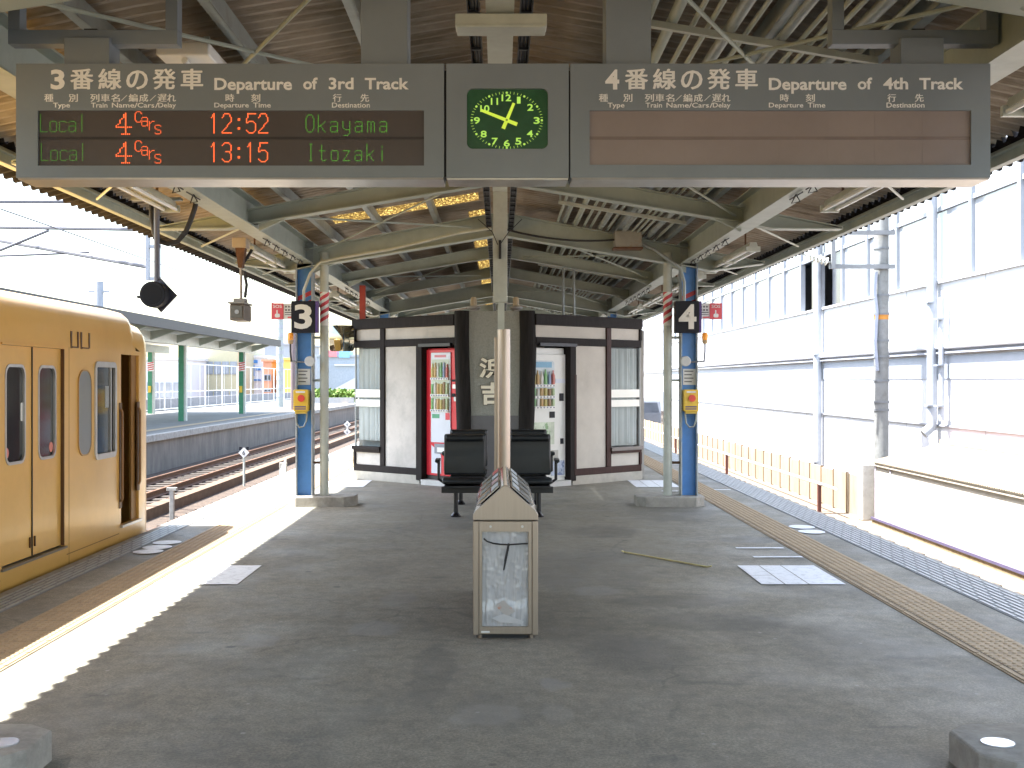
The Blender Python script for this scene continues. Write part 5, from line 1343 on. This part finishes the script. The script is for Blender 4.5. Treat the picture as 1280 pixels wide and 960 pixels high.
sb = bld('shop_building', 299, 334, 447, 112, mat('white_shop', (.75, .76, .8), .7), 'white shop with blue marks between the yellow building and orange tower', 10)
D = 111.9; mb = MB()
for (a, c, y0_, y1_) in ((301, 312, 451, 455), (303, 307, 455, 462), (311, 322, 450, 454), (314, 318, 456, 470), (301, 310, 465, 469), (320, 326, 459, 463), (308, 326, 474, 476)):
    mb.box((a-625)/1500*D, (c-625)/1500*D, D-.05, D+.04, 1.5-(y1_-477)/1500*D, 1.5-(y0_-477)/1500*D)
mb.build('blue_marking', mat('shop_blue', (.08, .25, .6), .6), sb)
bld('pale_blue_building', 318, 380, 431, 140, paleblue, 'pale blue block farthest behind the orange tower', 12)
bld('orange_tower', 329, 339.5, 452, 104, mat('orange_render', (.55, .25, .15), .7), 'narrow orange tower with dark windows left of column 3', 5, ((468, 476, 1), (486, 490, 1)), windark)
bld('yellow_tower', 349, 364, 450, 104, mat('strong_yellow', (.62, .47, .12), .7), 'bright yellow block just left of the blue column 3', 5)
gb = bld('grey_building', 396, 450, 446, 110, mat('far_grey_render', (.32, .36, .40), .8, var=.1), 'grey building with a stair line seen left of the hut', 10)
D = 109.9
MB().add([((418-625)/1500*D, D, 1.5-(486-477)/1500*D), ((446-625)/1500*D, D, 1.5-(471-477)/1500*D), ((446-625)/1500*D, D, 1.5-(486-477)/1500*D)], [(0, 1, 2)]).build('stair_flank', whitewall, gb)
MB().box((418-625)/1500*D, (446-625)/1500*D, D-.1, D, 1.5+(477-457)/1500*D, 1.5+(477-455)/1500*D).build('ledge', whitewall, gb)
MB().box((424-625)/1500*D, (437-625)/1500*D, D-.1, D+3, 1.5+(477-447)/1500*D, 1.5+(477-439)/1500*D).build('blue_hoarding', mat('sky_blue_board', (.2, .45, .7), .6), gb)
MB().box((409-625)/1500*D, (421-625)/1500*D, D-.1, D+3, 1.5+(477-446)/1500*D, 1.5+(477-438)/1500*D).build('pink_hoarding', mat('pink_board', (.65, .2, .22), .6), gb)
# hedge
hm = MB(); rnd = random.Random(5)
for i in range(900):
    p = Vector((rnd.uniform(-13.4, -10.2), rnd.uniform(84, 86), rnd.uniform(.0, .75)+.25*rnd.random())); q = Vector((rnd.uniform(-1, 1), rnd.uniform(-1, 1), rnd.uniform(-1, 1))).normalized(); r_ = q.orthogonal().normalized()*.12; w_ = q.cross(r_)
    hm.add([p-r_-w_*.6, p+r_-w_*.6, p+r_+w_*.6, p-r_+w_*.6], [(0, 1, 2, 3)])
tag(hm.build('hedge', hedge_m, None, recalc=False), 'bright green hedge at the far end of the opposite platform', 'hedge')
o = MB().box(-13.8, -10, 82, 82.3, 0, .4).build('end_wall', mat('grey_block_wall_b', (.3, .3, .3), .9)); tag(o, 'low grey wall in front of the far green hedge', 'wall')

# kilometre diamonds beside the left tracks
def diamond(x, y, z, lab, ch, size=.13, second=None):
    t = thing('track_marker', (x, y, -1.06), lab, 'track sign', 'white diamond track markers')
    MB().tube([(x, y, -1.08), (x, y, z)], .03, 8).build('post', cream2, t)
    for k, zz in enumerate([z]+([second] if second else [])):
        MB().add([(x+size, y-.04, zz), (x, y-.04, zz+size), (x-size, y-.04, zz), (x, y-.04, zz-size), (x+size, y-.02, zz), (x, y-.02, zz+size), (x-size, y-.02, zz), (x, y-.02, zz-size)],
                 [(0, 1, 2, 3), (7, 6, 5, 4), (0, 1, 5, 4), (1, 2, 6, 5), (2, 3, 7, 6), (3, 0, 4, 7)]).build('diamond_plate', paperm, t)
        text_mb(ch, x-.035, x+.035, zz-.06, zz+.06, y-.041, .03, .004).build('numeral', inkm, t)
        MB().box(x-.12, x-.05, y-.018, y-.01, zz+.06, zz+.14).box(x+.05, x+.12, y-.018, y-.01, zz+.06, zz+.14).build('dark_corner', blackp, t)
diamond(-6.27, 29.4, -.24, 'white diamond marker with a black 6 beside the rusty track', '6')
diamond(-6.86, 53.9, -.42, 'pair of small white diamonds on a post far down the left track', '6', .16, -.75)
o = MB().prism([(-5.0-.12, -1.0), (-5.0+.12, -1.0), (-5.0+.12, .05), (-5.0+.02, .22), (-5.0-.12, -.1)], 'y', 27, 27.1).build('gradient_post', whitep) if False else None
t = thing('short_marker_post', (-3.72, 21.3, -1.06), 'short white post just beyond the left platform edge', 'post')
# white triangle board post on the platform edge
xx = (354-625)/1500*20.5
MB().box(xx-.06, xx+.06, 20.45, 20.55, -1.06, .12).build('post', concrete, t, .01)
MB().add([(xx-.055, 20.445, -.02), (xx+.055, 20.445, .22), (xx+.055, 20.445, -.3), (xx-.055, 20.445, -.3), (xx-.055, 20.5, -.02), (xx+.055, 20.5, .22), (xx+.055, 20.5, -.3), (xx-.055, 20.5, -.3)], [(0, 1, 2, 3), (7, 6, 5, 4), (0, 1, 5, 4), (1, 2, 6, 5), (2, 3, 7, 6), (3, 0, 4, 7)]).build('board', whitep, t)
xx = -6.05
t2 = thing('low_post', (xx, 20.0, -1.06), 'short pale post with a cross piece beside the left tracks near the train', 'post')
MB().box((215-625)/1500*22-.04, (215-625)/1500*22+.04, 21.96, 22.04, -1.06, -.46).build('post', concrete, t2, .008)
MB().box((215-625)/1500*22-.09, (215-625)/1500*22+.09, 21.95, 22.05, -.50, -.44).build('cross_piece', concrete, t2, .006)

# ------------------------------------------------------------------ overhead line portal, poles and wires
gp = thing('overhead_portal', (7.15, 22.5, -1.2), 'grey steel overhead line portal with round pole right of the platform', 'portal')
polem = mat('pole_zinc', (.20, .205, .20), .6, .0, var=.15, scale=4, dirt=(.11, .11, .10), dscale=5, dlo=.5, dhi=.7)
MB().cyl((7.15, 22.5, -1.2), .135, 8.2, 'z', 24).build('pole', polem, gp, smooth=True)
MB().cyl((-14.0, 22.5, -1.2), .135, 8.2, 'z', 24).build('pole', polem, gp, smooth=True)
for z0 in (6.4, 6.9): MB().box(-14.1, 7.3, 22.42, 22.58, z0, z0+.1).build('beam_chord', mat('portal_zinc', (.17, .18, .19), .55, .1, var=.15), gp)
mb = MB()
for i in range(21): mb.tube([(-14+i, 22.5, 6.45), (-13+i, 22.5, 6.95)], .025, 6)
mb.build('lattice', mat('portal_zinc', (.17, .18, .19), .55, .1, var=.15), gp)
for z in (3.98, 3.62, 3.1, 2.75, 2.25, 1.95, 1.5, 1.1, .95): MB().cyl((7.15, 22.5, z), .15, .035, 'z', 24).build('band', mat('portal_zinc', (.17, .18, .19), .55, .1, var=.15), gp, smooth=True)
MB().cyl((7.15, 22.5, 2.66), .1375, .12, 'z', 24).build('orange_band', mat('orange_tape', (.5, .2, .02), .5), gp, smooth=True)
MB().tube([(7.02, 22.38, 3.55), (6.99, 22.38, 3.2), (7.03, 22.37, 2.8), (7.0, 22.38, 2.2), (7.04, 22.37, 1.7)], .03, 8).build('down_lead', mat('lead_grey', (.3, .33, .4), .5), gp, smooth=True)
for z in (4.27, 3.64): MB().box((1037-625)/1500*22.3, 7.34, 22.28, 22.36, z-.04, z+.04).build('arm', mat('portal_zinc', (.17, .18, .19), .55, .1, var=.15), gp)
xa = (1041-625)/1500*22.3
MB().box(xa-.035, xa+.035, 22.24, 22.30, 3.6, 4.3).build('arm_strut', mat('portal_zinc', (.17, .18, .19), .55, .1, var=.15), gp)
pa, pb = Vector((xa-.05, 22.3, 3.71)), Vector(((992-625)/1500*22.3, 22.3, 3.93))
MB().tube([pa, pb], .022, 8).build('insulator_rod', galv, gp)
mb = MB()
for k in range(6):
    q = pa.lerp(pb, .12+k*.10); d = (pb-pa).normalized()*.02; mb.tube([q-d, q+d], [.085, .05], 14)
mb.build('insulator_discs', mat('porcelain', (.6, .58, .5), .2), gp, smooth=True)
c0 = (-6.5, 22.5)
mb = MB()
for dx in (-.1, .1): mb.box(c0[0]+dx-.03, c0[0]+dx+.03, 22.45, 22.55, 3.4, 6.42)
for z in (3.4, 4.0, 4.6, 5.2, 5.8): mb.box(c0[0]-.13, c0[0]+.13, 22.46, 22.54, z, z+.06)
mb.build('drop_arm', bluegrey, gp)
wm_ = mat('wire_grey', (.10, .10, .115), .5)
def wire(p, q, lab, r=.012, d=0):
    p, q = Vector(p), Vector(q); pts = []
    for i in range(13):
        t_ = i/12; v = p.lerp(q, t_); v.z -= d*4*t_*(1-t_); pts.append(v)
    return tag(MB().tube(pts, r, 6).build('overhead_wire', wm_, None, smooth=True), lab, 'wire', 'overhead wires on the left')
wire((-30, 30, 6.0), (-9.2, 30, 6.0), 'straight grey wire crossing the sky high at the left edge', .045)
wire((-6.6, 22.5, 4.35), (-10.9, 24, 4.6), 'upper wire leaving the drop arm to the left', .035)
wire((-6.6, 22.5, 3.65), (-10.5, 25, 4.45), 'lower bracket wire slanting up from the drop arm', .04)
wire((-22, 26, 4.05), (-8.9, 26, 4.3), 'thin wire sagging across the sky above the train', .025, .08)
wire((-10.2, 24.2, 4.1), (-9.1, 24.2, 4.55), 'short slanting wire between two wires over the train', .03)
wire((-8.1, -10, 4.3), (-8.1, 90, 4.3), 'contact wire above the second track', .014)
t = thing('utility_pole', ((124-625)/1500*60, 60, 0), 'grey pole with cross arm beyond the yellow train roof', 'pole')
x = (124-625)/1500*60
MB().cyl((x, 60, 0), .22, 6.5, 'z', 16).build('shaft', bluegrey, t, smooth=True); MB().box(x-.5, x+.5, 59.9, 60.1, 5.95, 6.05).build('cross_arm', bluegrey, t)
t = thing('utility_pole', ((350-625)/1500*70, 70, 0), 'thin striped pole standing left of column 3 far away', 'pole'); x = (350-625)/1500*70
MB().cyl((x, 70, -1), .2, 6.2, 'z', 12).build('shaft', galv, t, smooth=True)
mb = MB()
for q in range(9): mb.cyl((x, 70, .6+q*.5), .215, .2, 'z', 12)
mb.build('wraps', mat('dark_wrap', (.30, .31, .34), .6), t)
t = thing('lamp_sign_post', ((366-625)/1500*62, 62, 0), 'dark thin mast right of the striped pole behind column 3', 'pole'); x = (366.5-625)/1500*62
MB().cyl((x, 62, -1), .14, 5.0, 'z', 12).build('shaft', mat('mast_brown', (.16, .12, .12), .6), t, smooth=True)

# ------------------------------------------------------------------ right side: fence, shed, facade
fe = thing('sheet_fence', (6.62, 45, -1.0), 'rust streaked yellowish sheet fence along the right track', 'fence')
y = 21.95
for i in range(46):
    a = y+i*.9; MB().box(6.6, 6.625, a+.012, a+.888, -.98, -.24+.01*math.sin(i*2.1)).build('sheet', fencem, fe)
    MB().box(6.585, 6.64, a-.012, a+.009, -1.0, -.22).build('post', rust if i % 5 == 2 else mat('fence_post', (.14, .075, .035), .7), fe)
t = thing('low_handrail', (6.13, 40, -1.0), 'low white rail on red brown posts in front of the yellow fence', 'railing')
MB().tube([(6.13, 21.9, -.46), (6.13, 62, -.46)], .028, 8).build('rail', whitep, t, smooth=True)
for i in range(5): MB().box(6.1, 6.16, 23.0+i*9.4, 23.08+i*9.4, -1.0, -.47).build('post', mat('red_brown_post', (.11, .035, .028), .6), t)
# concrete post and shed nearer
o = MB().box(6.5, 6.74, 21.55, 21.8, -1.0, .02).build('concrete_post', mat('pale_post', (.55, .53, .48), .8, dirt=(.35, .3, .25), dscale=4, dlo=.5, dhi=.7), None, .02); tag(o, 'pale concrete post between the yellow fence and the white shed', 'post')
shd = thing('trackside_shed', (7.2, 12, -1.0), 'low white sheet steel shed with corrugated roof at the right track', 'shed')
MB().box(6.62, 6.66, 2, 21.2, -.90, .07).build('front_wall', shedwhite, shd)
MB().box(6.66, 7.9, 21.1, 21.2, -.95, .1).build('end_wall', shedwhite, shd)
MB().box(6.58, 7.9, 2, 21.25, -1.05, -.90).build('base', mat('rough_stone_base', (.22, .17, .10), .9, var=.35, scale=8, bump=.5, bscale=20), shd)
MB().box(6.555, 6.579, 2, 21.22, -.925, -.885).build('base_rail', mat('purple_grey_rail', (.07, .06, .12), .5), shd)
MB().box(6.58, 6.618, 2, 21.2, .02, .035).build('eave_rail', mat('brown_rail_b', (.38, .33, .27), .6), shd)
for yy in (21.1, 20.3): MB().box(6.605, 6.619, yy, yy+.05, -.88, .03).build('corner_strip', mat('lilac_grey', (.4, .38, .46), .6), shd)
mb = MB(); n = 1000; vs = []; fs = []
for i in range(n+1):
    yy = 2+(21.35-2)*i/n; a = .011*math.sin(i*math.pi/2)
    vs += [(6.575, yy, .085+a), (7.85, yy, .40+a)]
for i in range(n): fs.append((2*i, 2*i+1, 2*i+3, 2*i+2))
mb.add(vs, fs).build('roof', mat('rust_bleached_roof', (.19, .15, .105), .7, var=.1, scale=2, dirt=(.12, .06, .03), dscale=1.2, dlo=.52, dhi=.75, damt=.7), shd, recalc=False)
MB().box(7.80, 7.93, 2, 21.3, .40, .47).build('roof_flashing', mat('pink_rust', (.5, .28, .22), .7), shd)

fb = thing('station_building', (12, 30, -1.2), 'long white station building with a band of upper windows on the right', 'building')
FX = 8.0; Y0, Y1 = 2.0, 57.0
MB().box(FX, FX+9, Y0, Y1, -1.2, 3.28).build('lower_wall', whitewall, fb)
MB().box(FX-.03, FX+9, Y0, Y1, 5.6, 8.8).build('upper_wall', whitewall, fb)
MB().box(FX+.5, FX+8.8, Y0+.2, Y1-.2, 3.285, 3.32).box(FX+3, FX+3.2, Y0+.2, Y1-.2, 3.32, 5.6).build('inner_room', mat('office_interior', (.35, .36, .38), .8), fb)
MB().box(FX-.015, FX+.0, Y0, Y1, 1.55, 1.95).build('blue_band', paleblue, fb)
MB().box(FX-.12, FX-.005, Y0, Y1, 2.08, 2.2).build('gutter_pipe', whitewall, fb, .03)
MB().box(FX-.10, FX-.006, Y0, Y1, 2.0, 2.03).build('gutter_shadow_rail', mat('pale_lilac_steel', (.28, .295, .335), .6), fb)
MB().box(FX-.04, FX-.004, Y0, Y1, .69, .72).build('string_course', MATS['pale_lilac_steel'], fb)
mb = MB(); y = 4.4
while y < 56: mb.box(FX-.006, FX-.001, y, y+.02, -1.1, 1.54).box(FX-.006, FX-.001, y, y+.02, 2.21, 3.27); y += 3.84
mb.build('panel_joint', mat('joint_pale', (.38, .39, .41), .7), fb)
MB().box(FX-.06, FX+.06, Y0, Y1, 3.281, 3.33).build('window_sill', whitewall, fb)
y = 3.1; i = 0
while y < Y1-2:
    a, c = y+.07, y+1.92-.07
    openw = abs(y-29.0) < 2.2
    wf = MB().box(FX-.02, FX+.1, y-.06, y+.06, 3.33, 5.6).box(FX, FX+.08, a, c, 4.60, 4.68).build('window', bluegrey, fb)
    p_ = MB().box(FX+.04, FX+.05, a, (a+c)/2-.003, 3.34, 4.595)
    if not openw: p_.box(FX+.045, FX+.055, (a+c)/2+.003, c, 3.34, 4.595)
    p_.build('pane', winm if not openw else windark, wf); MB().box(FX+.04, FX+.05, a, c, 4.685, 5.595).build('upper_pane', winm, wf)
    if not openw and i % 3 == 1: MB().box(FX+.06, FX+.065, a+.02, c-.3, 3.4, 4.5).build('blind', mat('roller_blind', (.6, .56, .45), .8), wf)
    y += 1.92; i += 1
MB().box(FX-.02, FX+.1, y-.06, y+.06, 3.33, 5.6).build('end_mullion', bluegrey, fb)
def downpipe(px, z0, z1, lab, elbow=False, r=.075):
    D = 1500*(FX-.14)/(px-625); t = thing('downpipe', (FX-.14, D, z0), lab, 'pipe', 'downpipes on the station building')
    pale = mat('pale_blue_pipe', (.31, .335, .37), .5)
    pts = [(FX-.14, D, z1), (FX-.14, D, z0+.25)]
    if elbow: pts += [(FX-.15, D, z0+.12), (FX-.3, D, z0)]
    MB().tube(pts, r, 14).build('pipe', pale, t, smooth=True)
    for z in (z0+.5, (z0+z1)/2, z1-.4): MB().box(FX-.25, FX-.13, D-.1, D+.1, z, z+.03).build('bracket', bluegrey, t)
downpipe(1165, .55, 5.3, 'pale blue downpipe ending in an elbow above the shed roof', True, .09)
downpipe(1022, -1.0, 5.3, 'pale blue downpipe left of the dark open windows', False, .10)
downpipe(1177, .55, 3.0, 'short pale downpipe beside the elbow pipe', False, .05)
# far annex with an opening and a parked van
an = thing('far_annex', (10, 68, -1.2), 'pale far annex beyond the station building with dark opening', 'building')
MB().box(8.9, 15, 57.5, 110, -1.2, 2.1).build('wall', whitewall, an); MB().box(8.9, 15, 70, 110, 2.1, 6.0).build('upper_wall', whitewall, an)
MB().box(8.87, 8.899, 62, 71, -1.0, .95).build('opening', mat('grey_opening', (.22, .25, .30), .5), an)
MB().box(8.84, 8.869, 63.5, 70, -.8, -.1).build('opening_lower', windark, an)
MB().box(8.80, 8.899, 57.6, 109, 2.0, 2.12).build('coping', bluegrey, an)
for k in range(4): MB().box(8.86, 8.899, 72+k*5, 75+k*5, 3.2, 5.0).build('window', bluegrey, an)
va = thing('parked_van', (7.3, 62, -1.2), 'dark grey van parked beyond the far end of the yellow fence', 'van')
MB().prism([(61, -.85), (61, -.1), (61.25, .5), (61.5, .62), (63.9, .62), (64.1, .3), (64.1, -.85)], 'x', 6.75, 8.2).build('body', mat('van_grey', (.10, .11, .13), .3), va, .06)
MB().add([(6.85, 61.0, -.05), (8.1, 61.0, -.05), (8.02, 61.235, .46), (6.93, 61.235, .46)], [(0, 1, 2, 3)]).build('windscreen', windark, va)
for x in (6.73, 8.08):
    for yy in (61.6, 63.6): MB().cyl((x, yy, -.87), .32, .14, 'x', 20).build('wheel', rubber, va, smooth=True)
